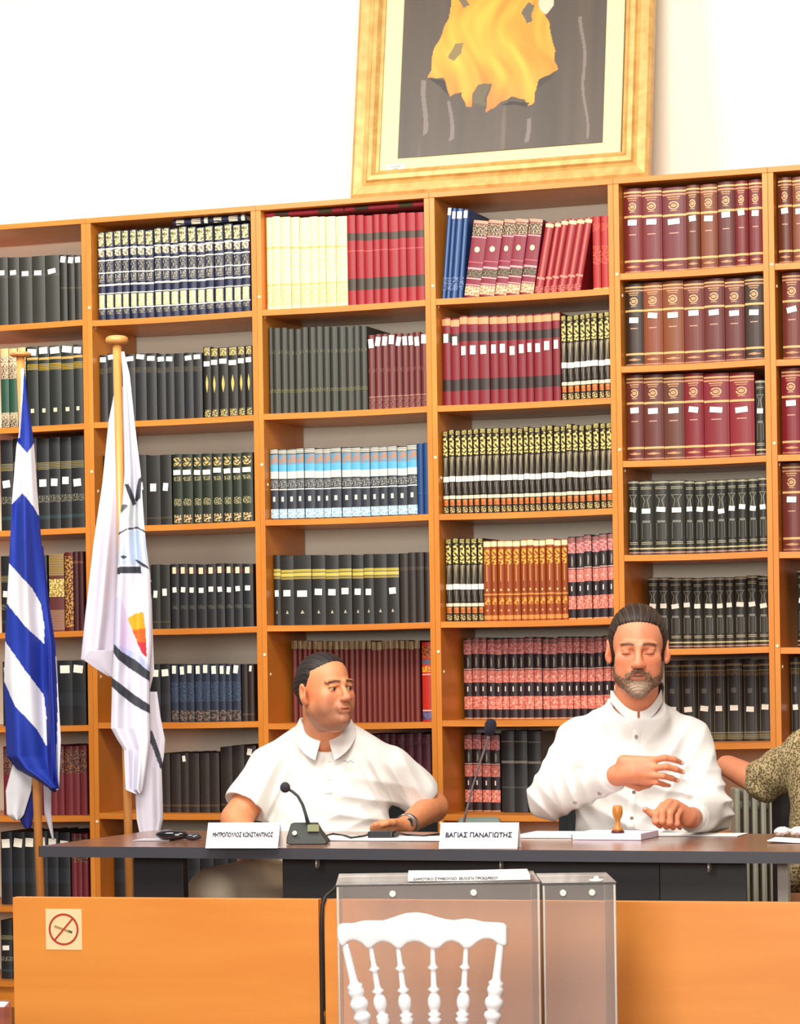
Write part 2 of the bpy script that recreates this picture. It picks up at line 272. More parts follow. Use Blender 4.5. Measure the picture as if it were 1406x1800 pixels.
 'hourglass': dict(c='#33322a', bands=[(.965, .99, '#a8a48c'), (.88, .92, ('#33322a', '#b4b096', 'lines')), (.14, .18, ('#33322a', '#b4b096', 'lines')), (.075, .095, '#c2b88a'), (.02, .04, '#b38a78')], deco=[('hour', .74, .14, .7, '#a8a890'), ('bar', .45, .03, .55, '#85857a'), ('rails', .32, .22, .6, '#8f9080')], st=(.60, .065, .6), look='black volume with hourglass tooling', rnd=.006),
 'framed': dict(c='#2c2824', bands=[(.92, .945, '#8f8052'), (.86, .875, '#8f8052'), (.80, .85, ('#4a3a2a', '#8a7448', 'text')), (.1, .11, '#8f8a70'), (.02, .09, ('#3a3428', '#9a8f66', 'lines'))], deco=[('rails', .5, .88, .72, '#8a8468'), ('bar', .62, .06, .3, '#6d6a60')], st=(.4, .065, .5), look='black volume with ruled frame', rnd=.005),
 'lying_navy': dict(c='#232a4c', bands=[(.08, .3, ('#d8d0b8', '#3a3c58', 'vline')), (.5, .75, ('#d8d0b8', '#3a3c58', 'vline')), (.85, .95, '#efe6cf')], look='navy book lying flat'),
 'lying_red': dict(c='#a3283a', bands=[(.12, .3, '#4a3426'), (.68, .86, '#4a4226')], look='red volume lying flat'),
}
def deep(h):
    r = [int(h[i:i+2], 16) for i in (1, 3, 5)]; l = sum(r) / 765; k = .74 + .26 * min(1, l * 1.25); m_ = sum(r) / 3
    return '#%02x%02x%02x' % tuple(int(max(0, min(255, (m_ + (q - m_) * 1.12) * k))) for q in r)
EDGE = {'black_gold', 'orange_brown', 'navy_set', 'green_gilt', 'lozenge', 'black_bars', 'brown_top', 'hourglass'}
def band_mat(c):
    return pat(deep(c[0]), deep(c[1]), c[2], .5) if isinstance(c, tuple) else mat(deep(c), .48)
def book_mesh(w, h, d, st, var, acc=None, M=None):
    """one book: rounded spine towards -y, boards, recessed page block; pattern lives in the mesh"""
    s = ST[st]; rnd = min(s.get('rnd', .003) * 1.5, w * .25)
    base = s['c'] if var is None else var
    cuts = {0.0, 1.0}
    for b in s['bands']: cuts |= {max(0, b[0]), min(1, b[1])}
    cuts = sorted(cuts); mats = []; idx = {}
    def mi(c):
        if c not in idx: idx[c] = len(mats); mats.append(band_mat(c))
        return idx[c]
    mi(base)
    V, F, MI = [], [], []
    nx = 8; xs = [-.5 + k / nx for k in range(nx + 1)]
    def sy(x): return rnd * (2 * x) ** 2
    prof = [(-w / 2, d)] + [(x * w, sy(x)) for x in xs] + [(w / 2, d)]
    m = len(prof)
    for z in cuts:
        for (x, y) in prof: V.append((x, y, z * h))
    for j in range(len(cuts) - 1):
        zc = (cuts[j] + cuts[j + 1]) / 2; c = base
        for b in s['bands']:
            if b[0] <= zc <= b[1]: c = b[2]
        for k in range(m - 1):
            cc = c if 1 <= k <= nx else base
            if st in EDGE and k in (1, nx) and isinstance(c, tuple): cc = base
            if s.get('stripe') and k in (4, 5) and cc == base: cc = s['stripe']
            F.append((j * m + k, j * m + k + 1, (j + 1) * m + k + 1, (j + 1) * m + k)); MI.append(mi(cc))
    F.append(tuple(range(m))[::-1]); MI.append(0)   # base
    top0 = (len(cuts) - 1) * m; t = .0022
    i0 = len(V); inn = [(-w / 2 + t, d)] + [(x * (w - 2 * t), sy(x) + t) for x in xs] + [(w / 2 - t, d)]
    for dz in (0, -.004):
        for (x, y) in inn: V.append((x, y, h + dz))
    for k in range(m - 1):
        F.append((top0 + k, top0 + k + 1, i0 + k + 1, i0 + k)); MI.append(0)
        F.append((i0 + k, i0 + k + 1, i0 + m + k + 1, i0 + m + k)); MI.append(0)
    pg = len(mats); mats.append(PAGE); F.append(tuple(range(i0 + m, i0 + 2 * m))); MI.append(pg)
    F.append((0, top0, top0 + m - 1, m - 1)); MI.append(pg)
    def patch(pts, c):
        a = len(V); P2 = []
        for i in range(len(pts)):
            (xa, za), (xb, zb) = pts[i], pts[(i + 1) % len(pts)]; k = max(1, int(math.ceil(abs(xb - xa) / (w * .2))))
            P2 += [(xa + (xb - xa) * j / k, za + (zb - za) * j / k) for j in range(k)]
        if len(P2) > len(pts) or len(pts) > 8:
            cx_, cz_ = sum(p[0] for p in P2) / len(P2), sum(p[1] for p in P2) / len(P2); V.append((cx_, sy(cx_ / w) - .0011, cz_))
            for (x, z) in P2: V.append((x, sy(x / w) - .0011, z))
            for j in range(len(P2)): F.append((a, a + 1 + j, a + 1 + (j + 1) % len(P2))); MI.append(mi(c))
            return
        for (x, z) in pts: V.append((x, sy(x / w) - .0011, z))
        F.append(tuple(range(a, len(V)))); MI.append(mi(c))
    for de in s.get('deco', []):
        k, zc, hh, ww, c = de; zc *= h; hh *= h; hw = ww * w / 2
        if k in ('bar', 'sq', 'num'): patch([(-hw, zc - hh / 2), (hw, zc - hh / 2), (hw, zc + hh / 2), (-hw, zc + hh / 2)], c)
        elif k == 'disc': patch([(hw * math.cos(a * math.pi / 6), zc + hh / 2 * math.sin(a * math.pi / 6)) for a in range(12)], c)
        elif k == 'moon': patch([(hw * math.cos(a * math.pi / 6) * .9, zc + hh / 2 * math.sin(a * math.pi / 6)) for a in range(-3, 4)], c)
        elif k == 'loz': patch([(0, zc - hh / 2), (hw * .75, zc - hh * .2), (hw, zc), (hw * .75, zc + hh * .2), (0, zc + hh / 2), (-hw * .75, zc + hh * .2), (-hw, zc), (-hw * .75, zc - hh * .2)], c)
        elif k == 'tri': patch([(-hw, zc - hh / 2), (hw, zc - hh / 2), (0, zc + hh / 2)], c)
        elif k == 'ring':
            for a in range(14):
                if a == 3: continue
                a0, a1 = math.pi / 2 + 2 * math.pi * (a - .5) / 14, math.pi / 2 + 2 * math.pi * (a + .5) / 14
                patch([(hw * r * math.cos(q), zc + hh / 2 * r * 1.15 * math.sin(q)) for r, q in ((.72, a0), (1, a0), (1, a1), (.72, a1))], c)
        elif k == 'hour':
            e = .0016
            for sx in (-1, 1):
                patch([(sx * hw, zc + hh / 2), (sx * hw - sx * e, zc + hh / 2), (sx * hw * .3 - sx * e, zc), (sx * hw * .3, zc)][::sx], c)
                patch([(sx * hw * .3, zc), (sx * hw * .3 - sx * e, zc), (sx * hw * .75 - sx * e, zc - hh), (sx * hw * .75, zc - hh)][::sx], c)
            patch([(-hw, zc + hh / 2 - e), (hw, zc + hh / 2 - e), (hw, zc + hh / 2), (-hw, zc + hh / 2)], c)
        elif k == 'rails':
            e = .0015
            for sx in (-1, 1): patch([(sx * hw - e / 2, zc - hh / 2), (sx * hw + e / 2, zc - hh / 2), (sx * hw + e / 2, zc + hh / 2), (sx * hw - e / 2, zc + hh / 2)], c)
    return V, F, MI, mats
def sticker(w, h, st, which, jit):
    s = ST[st]; zc, hh, ww = s[which]; rnd = min(s.get('rnd', .003) * 1.5, w * .25); hw = ww * w / 2; hh = hh * h; zc = (zc + jit[0]) * h; an = jit[1]
    V, F = [], []
    for dy in (0, .0008):
        for (x, z) in ((-hw, -hh / 2), (0, -hh / 2), (hw, -hh / 2), (hw, hh / 2), (0, hh / 2), (-hw, hh / 2)):
            X, Z = x * math.cos(an) - z * math.sin(an), x * math.sin(an) + z * math.cos(an)
            V.append((X, rnd * (2 * X / w) ** 2 * .6 - .0026 + dy, zc + Z))
    F = [(0, 1, 4, 5), (1, 2, 3, 4), (7, 6, 11, 10), (8, 7, 10, 9)] + [(k, 6 + k, 6 + (k + 1) % 6, (k + 1) % 6) for k in range(6)]
    return V, F
STICK = mat('#f7f1e2', .7); STICK2 = mat('#efd9b4', .7)
ORD = ['first', 'second', 'third', 'fourth', 'fifth', 'sixth', 'seventh', 'eighth', 'ninth', 'tenth', 'eleventh', 'twelfth', 'thirteenth', 'fourteenth', 'fifteenth']
ROWN = ['top shelf', 'second shelf', 'third shelf', 'fourth shelf', 'fifth shelf', 'sixth shelf', 'seventh shelf', 'lowest shelf']
# run: bay, row, px0, px1, count or list of px edges, top y at left/right, style, Y of spines, visible share, options
RUNS = [
 (0, 0, -8, 104, 5, 452, 449, 'charcoal', .05, 1), (0, 0, 105, 142, 3, 449, 447, 'charcoal_slim', .04, 1),
 (0, 1, 0, 44, 3, 612, 610, 'green_cream', .05, .7), (0, 1, 46, 145, 5, 608, 604, 'black_yellow', .04, 1),
 (0, 2, 0, 147, 7, 772, 766, 'black_low', .06, .6), (0, 3, 0, 82, 4, 978, 974, 'black_low', .07, .1), (0, 3, 84, 111, 1, 973, 973, 'tan_striped', .06, 1),
 (0, 3, 112, 127, 1, 971, 971, 'red_gilt', .06, 1), (0, 3, 128, 146, 2, 970, 970, 'wine_dark', .06, 1),
 (0, 4, 4, 150, 6, 1163, 1160, 'black_top', .07, .5), (0, 5, 4, 152, 11, 1312, 1310, 'maroon_soft', .07, .4),
 (0, 6, 0, 122, 6, 1462, 1462, 'black_top', .07, .4), (0, 6, 124, 154, 3, 1466, 1465, 'maroon_soft', .07, .5), (0, 7, 0, 60, 3, 1618, 1618, 'black_low', .07, .3),
 (1, 0, 163, 170, 1, 409, 409, 'black_gilt_end', .03, 1), (1, 0, 171, 438, 18, 408, 392, 'navy_set', .03, 1),
 (1, 1, 171, 355, 11, 623, 619, 'plain_black', .04, .8), (1, 1, 356, 443, 6, 611, 608, 'lozenge', .04, 1),
 (1, 2, 176, 301, 6, 800, 798, 'black_wide', .06, .4), (1, 2, 302, 444, 8, 799, 795, 'green_gilt', .05, 1),
 (1, 3, 178, 298, 7, 994, 992, 'black_wide', .07, .3), (1, 3, 299, 444, 9, 991, 990, 'brown_top', .06, .9),
 (1, 4, 215, 299, 5, 1168, 1168, 'black_top', .12, .3), (1, 4, 300, 422, 9, 1168, 1167, 'navy_low', .1, .9), (1, 4, 424, 446, 2, 1168, 1168, 'dark_brown', .1, .9),
 (1, 5, 280, 385, 6, 1324, 1322, 'dark_brown', .1, .6), (1, 5, 386, 450, 3, 1312, 1310, 'dark_brown', .1, .3), (1, 6, 200, 440, 11, 1470, 1470, 'black_top', .1, .15),
 (2, 0, 461, 608, [461, 477, 491.5, 510, 525.5, 542.5, 558, 571.5, 589, 609], 383, 378, 'cream', .03, 1), (2, 0, 610, 746, 9, 379, 371, 'red_band', .03, 1),
 (2, 1, 466, 645, 14, 577, 572, 'dark_journal', .04, 1), (2, 1, 646, 752, 9, 588, 584, 'wine_label', .04, 1),
 (2, 2, 473, 732, 16, 790, 782, 'sky_blue', .04, 1), (2, 2, 733, 754, 2, 779, 778, 'plain_blue', .04, 1),
 (2, 3, 472, 701, [472, 492, 515, 547, 571, 595, 618, 638, 656, 679, 701], 977, 973, 'black_bars', .05, 1), (2, 3, 702, 756, 4, 972, 971, 'black_brown', .05, .9),
 (2, 4, 512, 738, 24, 1127, 1126, 'thin_red', .17, .7), (2, 4, 741, 760, 1, 1128, 1128, 'bright_red', .12, 1), (2, 5, 640, 757, 8, 1290, 1289, 'purple', .14, .5),
 (3, 0, 775, 812, 4, 366, 366, 'blue_lean', .03, 1, .09), (3, 0, 814, 937, 5, 388, 385, 'maroon_seal', .03, 1, .15), (3, 0, 938, 1020, 6, 390, 382, 'thin_crimson', .03, 1, .19),
 (3, 0, 1041, 1070, 2, 381, 380, 'red_upright', .03, 1),
 (3, 1, 775, 984, 13, 558, 549, 'winered', .04, 1), (3, 1, 985, 1072, 8, 555, 548, 'black_gold', .03, 1),
 (3, 2, 777, 1076, 27, 757, 744, 'black_gold', .03, 1),
 (3, 3, 781, 849, 6, 948, 946, 'black_gold', .04, 1), (3, 3, 849, 997, 12, 950, 946, 'orange_brown', .04, 1), (3, 3, 998, 1080, 6, 942, 937, 'pink_black', .03, 1),
 (3, 4, 814, 1086, 20, 1122, 1118, 'pink_black', .2, .8), (3, 5, 816, 878, 4, 1291, 1291, 'pink_black', .2, .8), (3, 5, 880, 950, 3, 1284, 1284, 'black_big', .18, .7),
 (4, 0, 0, 0, [1094, 1127, 1163, 1205, 1230, 1260.5, 1291, 1314.5, 1340], 333, 314, 'gazette', .035, 1), (4, 1, 0, 0, [1096, 1130, 1164, 1201, 1237, 1273, 1308, 1342], 499, 484, 'gazette', .035, 1),
 (4, 2, 0, 0, [1097, 1130, 1165, 1202, 1236, 1281, 1325], 660, 653, 'gazette', .035, 1), (4, 2, 1327, 1345, 1, 669, 669, 'hourglass', .035, 1),
 (4, 3, 0, 0, [1102, 1122, 1148, 1175, 1203, 1220, 1240, 1258, 1277, 1295, 1314, 1332, 1349], 846, 839, 'hourglass', .035, 1),
 (4, 4, 1137, 1352, 11, 1016, 1013, 'hourglass', .2, .9), (4, 5, 1167, 1357, 7, 1161, 1159, 'framed', .22, .8),
 (5, 0, 1367, 1417, 2, 313, 309, 'gazette', .035, .9), (5, 1, 1374, 1444, 2, 477, 473, 'gazette', .035, .5), (5, 2, 1373, 1443, 2, 643, 640, 'gazette', .035, .5),
 (5, 3, 1373, 1443, 2, 814, 812, 'gazette', .035, .5), (5, 4, 1400, 1460, 3, 1000, 1000, 'hourglass', .1, .2), (5, 5, 1379, 1463, 3, 1158, 1156, 'framed', .12, .4),
]
GV = ['#7e2a2c', '#7c2a2e', '#76282e', '#6e3422', '#86492c', '#6a302a', '#784a30', '#7a3c2c']
GV2 = ['#3e2c1e', '#8e4a2a', '#8a4a22', '#78342a', '#70302a', '#6c2e2a', '#6a2e2a']
GV3 = ['#6e332a', '#6c3228', '#6c3a28', '#881a28', '#8a1a28', '#921c2a']
def edges_of(run):
    n = run[4]
    if isinstance(n, list): return [U(x, 700, run[8])[0] for x in n] if False else n
    x0, x1 = run[2], run[3]; ws = 1 + .1 * rng.standard_normal(n) * (n > 3); ws = np.clip(ws, .8, 1.25); c = np.concatenate([[0], np.cumsum(ws)]) / ws.sum()
    return list(x0 + (x1 - x0) * c)
specs = []
for ri, run in enumerate(RUNS):
    bay, row, _, _, _, yl, yr, st, Y, vis = run[:10]; lean = run[10] if len(run) > 10 else 0.0
    e = edges_of(run); n = len(e) - 1; zb = SZ[bay][row] - .0024 * 0
    # x extents are read near the row's mid height (leaning books: at the shelf)
    ymid = None
    for k in range(n):
        yt = yl + (yr - yl) * (k + .5) / n
        yb_ref = 1177 - (zb - 1.46) * 495
        yr_ = (yt + yb_ref) / 2 if not lean else yb_ref
        xa, xb = U(e[k], yr_, Y)[0], U(e[k + 1], yr_, Y)[0]
        lo, hi = XP[bay] + T + .0045, XP[bay + 1] - T - .002
        xa, xb = max(xa, lo), min(xb, hi)
        if xb - xa < .006: continue
        ht = U((e[k] + e[k + 1]) / 2, yt, Y)[2] - zb; ht *= 1 + .006 * rng.standard_normal()
        if lean: ht = ht / math.cos(lean) - (xb - xa) * math.sin(lean) * .6
        ht = min(ht, (SZ[bay][row - 1] - .0240 if row else ZTOP - .0195) - zb - .0035)
        specs.append(dict(run=ri, k=k, n=n, bay=bay, row=row, x=(xa + xb) / 2, w=(xb - xa) * (math.cos(lean)) - .0016, h=ht, z=zb, st=st, Y=Y, vis=vis, lean=lean))
area_of = {}
for s in specs: area_of.setdefault(s['run'], []).append(s['w'] * s['h'] * s['vis'])
order = sorted(area_of, key=lambda r: -np.mean(area_of[r]))
keep = set(); tot = 0
for r in order:
    if tot + len(area_of[r]) > 303: continue
    keep.add(r); tot += len(area_of[r])
JN = []  # the rest, one mesh
def nth(k, n):
    if n == 1: return ''
    if n == 2: return ['left one', 'right one'][k]
    if k == 0: return 'first from left'
    if k == n - 1: return 'last on the right'
    return ORD[k] + ' from left' if k < (n + 1) // 2 else ORD[n - 1 - k] + ' from right'
for s in specs:
    var = None
    if s['st'] == 'gazette': var = (GV, GV2, GV3, GV2)[min(s['row'], 3)][(s['k'] + 3 * (s['bay'] == 5)) % 6]
    d = min(.26, DEP - s['Y'] - .012)
    key = s['st']
    V, F, MI, mats = book_mesh(s['w'], s['h'], d, s['st'], var)
    dy = float(rng.uniform(0, .006)); sag = -.0024 * math.sin(math.pi * np.clip((s['x'] - XP[s['bay']]) / (XP[s['bay'] + 1] - XP[s['bay']]), 0, 1))
    z = s['z'] + sag + .0009 + .0140 * abs(math.cos(math.pi * np.clip((s['x'] - XP[s['bay']]) / (XP[s['bay'] + 1] - XP[s['bay']]), 0, 1))) * s['w'] / 2; lift = 0
    if s['lean']: lift = s['w'] / 2 * math.sin(s['lean'])
    loc = (s['x'], s['Y'] + dy, z + lift); jit = (float(rng.normal(0, .012)), float(rng.normal(0, .07)))
    if s['st'] == 'winered': jit = (jit[0] + (.12 if s['k'] < 2 else 0), jit[1] * .3)
    if s['st'] == 'gazette' and s['row'] > 0: jit = (jit[0] - .02, jit[1])
    has = 'st' in ST[key] and not (s['st'] in ('plain_black', 'dark_brown', 'black_wide', 'black_bars') and rng.random() < .12) and not (s['st'] == 'dark_brown' and rng.random() < .6)
    if s['run'] in keep:
        sub = ST[key]['look']; o_ = nth(s['k'], s['n'])
        lab = sub + (', ' + o_ if o_ else '') + ', ' + ROWN[s['row']] + ', ' + BAYS[s['bay']]
        bk = mesh_obj('book', V, F, mats, MI, loc=loc); bk.rotation_euler = (0, s['lean'], 0)
        tag(bk, lab, 'book', '%s row on the %s of the %s' % (key.replace('_', ' '), ROWN[s['row']], BAYS[s['bay']]))
        if has:
            v, f = sticker(s['w'], s['h'], s['st'], 'st', jit); mesh_obj('spine_label', v, f, STICK, parent=bk)['label'] = 'white paper label'
            if 'st2' in ST[key]: v, f = sticker(s['w'], s['h'], s['st'], 'st2', (0, 0)); mesh_obj('spine_label', v, f, STICK2, parent=bk)['label'] = 'small cream paper label'
    else:
        Rm = Matrix.Rotation(s['lean'], 3, 'Y'); off = np.array(loc)
        JN.append(([off + np.array(Rm @ Vector(p)) for p in V], F, [mats[i] for i in MI]))
        if has:
            v, f = sticker(s['w'], s['h'], s['st'], 'st', jit); JN.append(([off + np.array(Rm @ Vector(p)) for p in v], f, [STICK] * len(f)))
if JN:
    V, F, MI, mats, ix = [], [], [], [], {}
    for v, f, m in JN:
        o0 = len(V); V += [tuple(p) for p in v]; F += [tuple(i + o0 for i in q) for q in f]
        for q in m:
            if q.name not in ix: ix[q.name] = len(mats); mats.append(q)
            MI.append(ix[q.name])
    tag(mesh_obj('books', V, F, mats, MI), 'the narrowest and darkest rows of old volumes filling the remaining shelves', 'books', kind='stuff')
# books lying flat on top of the upright rows
def flat(px0, px1, py, bay, st, lab, thick=.034, n=1, Y=.035, zbase=None):
    xa, xb = U(px0, py, Y)[0], U(px1, py, Y)[0]; z = zbase; xa = max(xa, XP[bay] + T + .0045); xb = min(xb, XP[bay + 1] - T - .003); thick = min(thick, ZTOP - .0225 - z)
    V, F, MI, mats = book_mesh(thick, xb - xa, .2, st, None)
    o = mesh_obj('book', V, F, mats, MI); o.rotation_euler = (0, math.pi / 2, 0); o.location = (xa, Y, z + thick / 2)
    tag(o, lab, 'book', 'books lying flat on the top shelf')
def top_of(ri): return max(s['z'] + s['h'] for s in specs if s['run'] == ri)
_rn = {(r[0], r[1], r[7]): i for i, r in enumerate(RUNS)}
zt = top_of(_rn[(1, 0, 'navy_set')])
flat(304, 368, 384, 1, 'lying_navy', 'navy book lying flat on the navy gilt volumes, left of two', .03, zbase=zt + .003)
flat(370, 433, 380, 1, 'lying_navy', 'navy book lying flat on the navy gilt volumes, right of two', .034, zbase=zt + .003)
zt = max(top_of(_rn[(2, 0, 'cream')]), top_of(_rn[(2, 0, 'red_band')]))
flat(463, 603, 372, 2, 'lying_red', 'red volume with dark bands lying flat on top of the cream paperbacks', .034, zbase=zt + .001)
flat(606, 745, 362, 2, 'lying_red', 'red volume lying flat on top of the red volumes with dark bands', .034, zbase=zt + .001)
# ------------------------------------------------------------ helpers for traced outlines
def inpoly(x, y, P):
    x = np.asarray(x); c = np.zeros(x.shape, bool); n = len(P)
    for i in range(n):
        (x0, y0), (x1, y1) = P[i], P[(i + 1) % n]
        if y0 == y1: continue
        cr = ((y0 > y) != (y1 > y)) & (x < (x1 - x0) * (y - y0) / (y1 - y0) + x0); c ^= cr
    return c
def set_cols(o, cols):
    at = o.data.color_attributes.new('Col', 'FLOAT_COLOR', 'POINT')
    a = np.ones((len(o.data.vertices), 4), np.float32); a[:, :3] = cols; at.data.foreach_set('color', a.ravel())
def vnoise(x, y, seed=0, n=6, s=1.0):
    r = np.random.default_rng(seed); out = 0
    for k in range(n):
        a = r.uniform(0, 6.28); f = s * (1 + k * .7); out = out + np.sin(f * (x * math.cos(a) + y * math.sin(a)) + r.uniform(0, 6.28) + 1.3 * np.sin(f * .6 * (y * math.cos(a) - x * math.sin(a)) + k)) / (1 + k * .5)
    return out / 2.2
# ------------------------------------------------------------ framed painting leaning back on top of the bookcase
PT = math.radians(9.5)
p0 = np.array([U(880, 330)[0], .07, ZTOP + .002]); pn = np.array([0, -math.cos(PT), math.sin(PT)]) * 1.0
pn = np.array([0, -math.cos(PT), -math.sin(PT)]) if False else np.array([0, -math.cos(PT), math.sin(PT)])
pup = np.array([0, math.sin(PT), math.cos(PT)])
def pq(px, py): q = PL(px, py, p0, pn) - p0; return q[0], float(np.dot(q, pup))
xl = np.mean([pq(637, 0)[0], pq(620, 345)[0]]); xr = np.mean([pq(1157, 0)[0], pq(1138, 303)[0]])
cl = np.mean([pq(713, 0)[0], pq(700, 278)[0]]); cr_ = np.mean([pq(1072, 0)[0], pq(1063, 248)[0]]); cb = np.mean([pq(703, 279)[1], pq(1061, 248)[1]])
ml = np.mean([pq(681, 0)[0], pq(669, 308)[0]]); mr = np.mean([pq(1099, 0)[0], pq(1092, 282)[0]]); mb = np.mean([pq(680, 313)[1], pq(1088, 282)[1]])
HP = 1.32; ctp = HP - (cb - 0.0)
pic = thing('framed_painting', 'gilt framed painting of an orange fiery shape on dark ground above the bookcases', 'painting', p0)
pic.rotation_euler = (-PT, 0, 0)
GOLDM = mat('#c9923c', .42, .15, key='gilt_frame'); N, L, b_ = nodes(GOLDM)
_tc = N.new('ShaderNodeTexCoord'); _mp = N.new('ShaderNodeMapping'); _mp.inputs['Scale'].default_value = (25, 25, 25); _n = N.new('ShaderNodeTexNoise'); _n.inputs['Scale'].default_value = 1; _n.inputs['Detail'].default_value = 5
L.new(_tc.outputs['Object'], _mp.inputs[0]); L.new(_mp.outputs[0], _n.inputs['Vector']); _r = N.new('ShaderNodeValToRGB'); _r.color_ramp.elements[0].color = lin('#b98a48') + (1,); _r.color_ramp.elements[1].color = lin('#d2a866') + (1,)
_r.color_ramp.elements[0].position = .3; _r.color_ramp.elements[1].position = .7; L.new(_n.outputs[0], _r.inputs[0]); L.new(_r.outputs[0], b_.inputs['Base Color'])
def frame_ring(name, L0, B0, R0, T0, prof, m, par, z=0):
    # prof: (inset, height) pairs; mitred frame in the local x-z plane, heights towards -y
    v, f = [], []
    for (ins, h) in prof:
        for (x, zz) in ((L0 + ins, B0 + ins), (R0 - ins, B0 + ins), (R0 - ins, T0 - ins), (L0 + ins, T0 - ins)): v.append((x, -h, zz))
    n = len(prof)
    for k in range(n - 1):
        for q in range(4): f.append((4 * k + q, 4 * k + (q + 1) % 4, 4 * k + 4 + (q + 1) % 4, 4 * k + 4 + q))
    for q in range(4): f.append((4 * (n - 1) + q, 4 * (n - 1) + (q + 1) % 4, (q + 1) % 4, q))
    return mesh_obj(name, v, f, m, parent=par)
fw = ml - xl
frame_ring('frame', xl, 0, xr, HP, [(0, -.01), (0, .024), (.012, .033), (fw * .42, .030), (fw * .55, .022), (fw * .62, .033), (fw * .78, .035), (fw * .9, .02), (fw, .016), (fw, -.01)], GOLDM, pic)
frame_ring('mount', ml + .0005, mb - .0, mr - .0005, HP - fw, [(0, -.002), (0, .010), (cl - ml - .004, .008), (cl - ml, .004), (cl - ml, -.002)], mat('#ecd59a', .7), pic)
# canvas with the painted picture
nx_, nz_ = 250, 260; gx = np.linspace(cl - .003, cr_ + .003, nx_); gz = np.linspace(cb - .003, HP - fw - (cl - ml) + .003, nz_ * 2)
XX, ZZ = np.meshgrid(gx, gz)
q0 = p0
def px_of(P):
    d = P - CAM; D = d @ FW; a = (d @ RT) / D; b = (d[..., 2]) / D
    u = a * math.cos(RO) - b * math.sin(RO); v = a * math.sin(RO) + b * math.cos(RO); return PPX + FPX * u, PPY - FPX * v
Pw = p0 + XX[..., None] * np.array([1, 0, 0]) + ZZ[..., None] * pup
PX, PY = px_of(Pw)
col = np.zeros(XX.shape + (3,)); dk = np.array(lin('#4c4138')); g = vnoise(XX * 30, ZZ * 2, 3, 6, 1.0)
col[:] = dk; col *= (1 + .18 * g)[..., None]; st_ = np.clip(vnoise(XX * 60, ZZ * 3, 8, 5) - .75, 0, 1); col += st_[..., None] * np.array([.10, .085, .07])
blob = [(752, 138), (762, 95), (775, 65), (788, 35), (792, 0), (790, -60), (820, -130), (930, -150), (975, -90), (950, -30), (955, 10), (968, 50), (977, 90), (980, 122), (962, 142), (945, 158), (938, 182), (926, 186), (920, 172), (900, 170), (885, 180), (870, 195), (855, 200), (862, 145), (835, 165), (830, 190), (818, 188), (815, 165), (790, 172), (782, 138)]
wx = PX + 4 * vnoise(PX * .05, PY * .05, 1); wy = PY + 4 * vnoise(PX * .06, PY * .05, 2)
m_ = inpoly(wx, wy, blob); fl = vnoise(PX * .06 + 1.2 * np.sin(PY * .03), PY * .02, 5, 7); t = np.clip(.5 + .4 * fl, 0, 1)[..., None]
oc = np.array(lin('#d8701c')) * (1 - t) + np.array(lin('#f0a83a')) * t; t2 = np.clip((PY - 110) / 80, 0, 1)[..., None] * np.clip(.6 + .5 * vnoise(PX * .08, PY * .03, 9), 0, 1)[..., None]
oc = oc * (1 - .6 * t2) + np.array(lin('#dc5f30')) * .6 * t2; col[m_] = oc[m_]
for P_, c_ in (([(790, 100), (802, 78), (816, 76), (812, 92), (800, 106)], '#7c6a40'), ([(917, 20), (926, 4), (938, 8), (935, 36), (925, 42)], '#5e564a'), ([(752, 138), (782, 142), (788, 170), (770, 150)], '#2c2622'), ([(945, 158), (950, 140), (978, 124), (960, 150)], '#3a322a'),
                ([(840, 150), (858, 147), (853, 190), (832, 185)], '#5d523e'), ([(882, 190), (895, 178), (930, 178), (925, 188), (900, 184)], '#2c2018'), ([(945, -10), (975, -10), (974, 10), (962, 25), (950, 14)], '#c9b49a'), ([(800, -5), (812, -8), (824, 12), (812, 16)], '#6b5c44')):
    q_ = inpoly(wx, wy, P_); col[q_] = lin(c_)
for P_ in ([(744, 142), (752, 142), (750, 235), (742, 240)], [(788, 178), (793, 178), (798, 245), (790, 250)], [(925, 210), (932, 208), (930, 250), (922, 252)], [(1020, 30), (1026, 30), (1034, 245), (1030, 245)]):
    q_ = inpoly(PX + 3 * np.sin(PY * .05), PY, P_); col[q_] = col[q_] * .6 + np.array([.12, .10, .09])
v = np.stack([XX, np.full_like(XX, -.006), ZZ], -1).reshape(-1, 3); ny_, nn_ = XX.shape
ii = np.arange(ny_ * nn_).reshape(ny_, nn_); f = np.stack([ii[:-1, :-1], ii[:-1, 1:], ii[1:, 1:], ii[1:, :-1]], -1).reshape(-1, 4)
cv = mesh_obj('canvas', v, f, vcol('oil_paint', .45), parent=pic); set_cols(cv, col.reshape(-1, 3))
c0 = pq(697, 297); cp = MB().box((c0[0] - .034, -.0115, c0[1] - .014), (c0[0] + .034, -.0105, c0[1] + .014)).build('caption_card', mat('#f6ecd0', .7), pic)
for dz, s_ in ((.004, 'ΕΛΑΙΟΓΡΑΦΙΑ'), (-.004, 'ΔΩΡΕΑ')): text_obj('lettering', s_, .006, mat('#5a4a3a', .7), cp, (c0[0], -.0118, c0[1] + dz), (math.pi / 2, 0, 0))
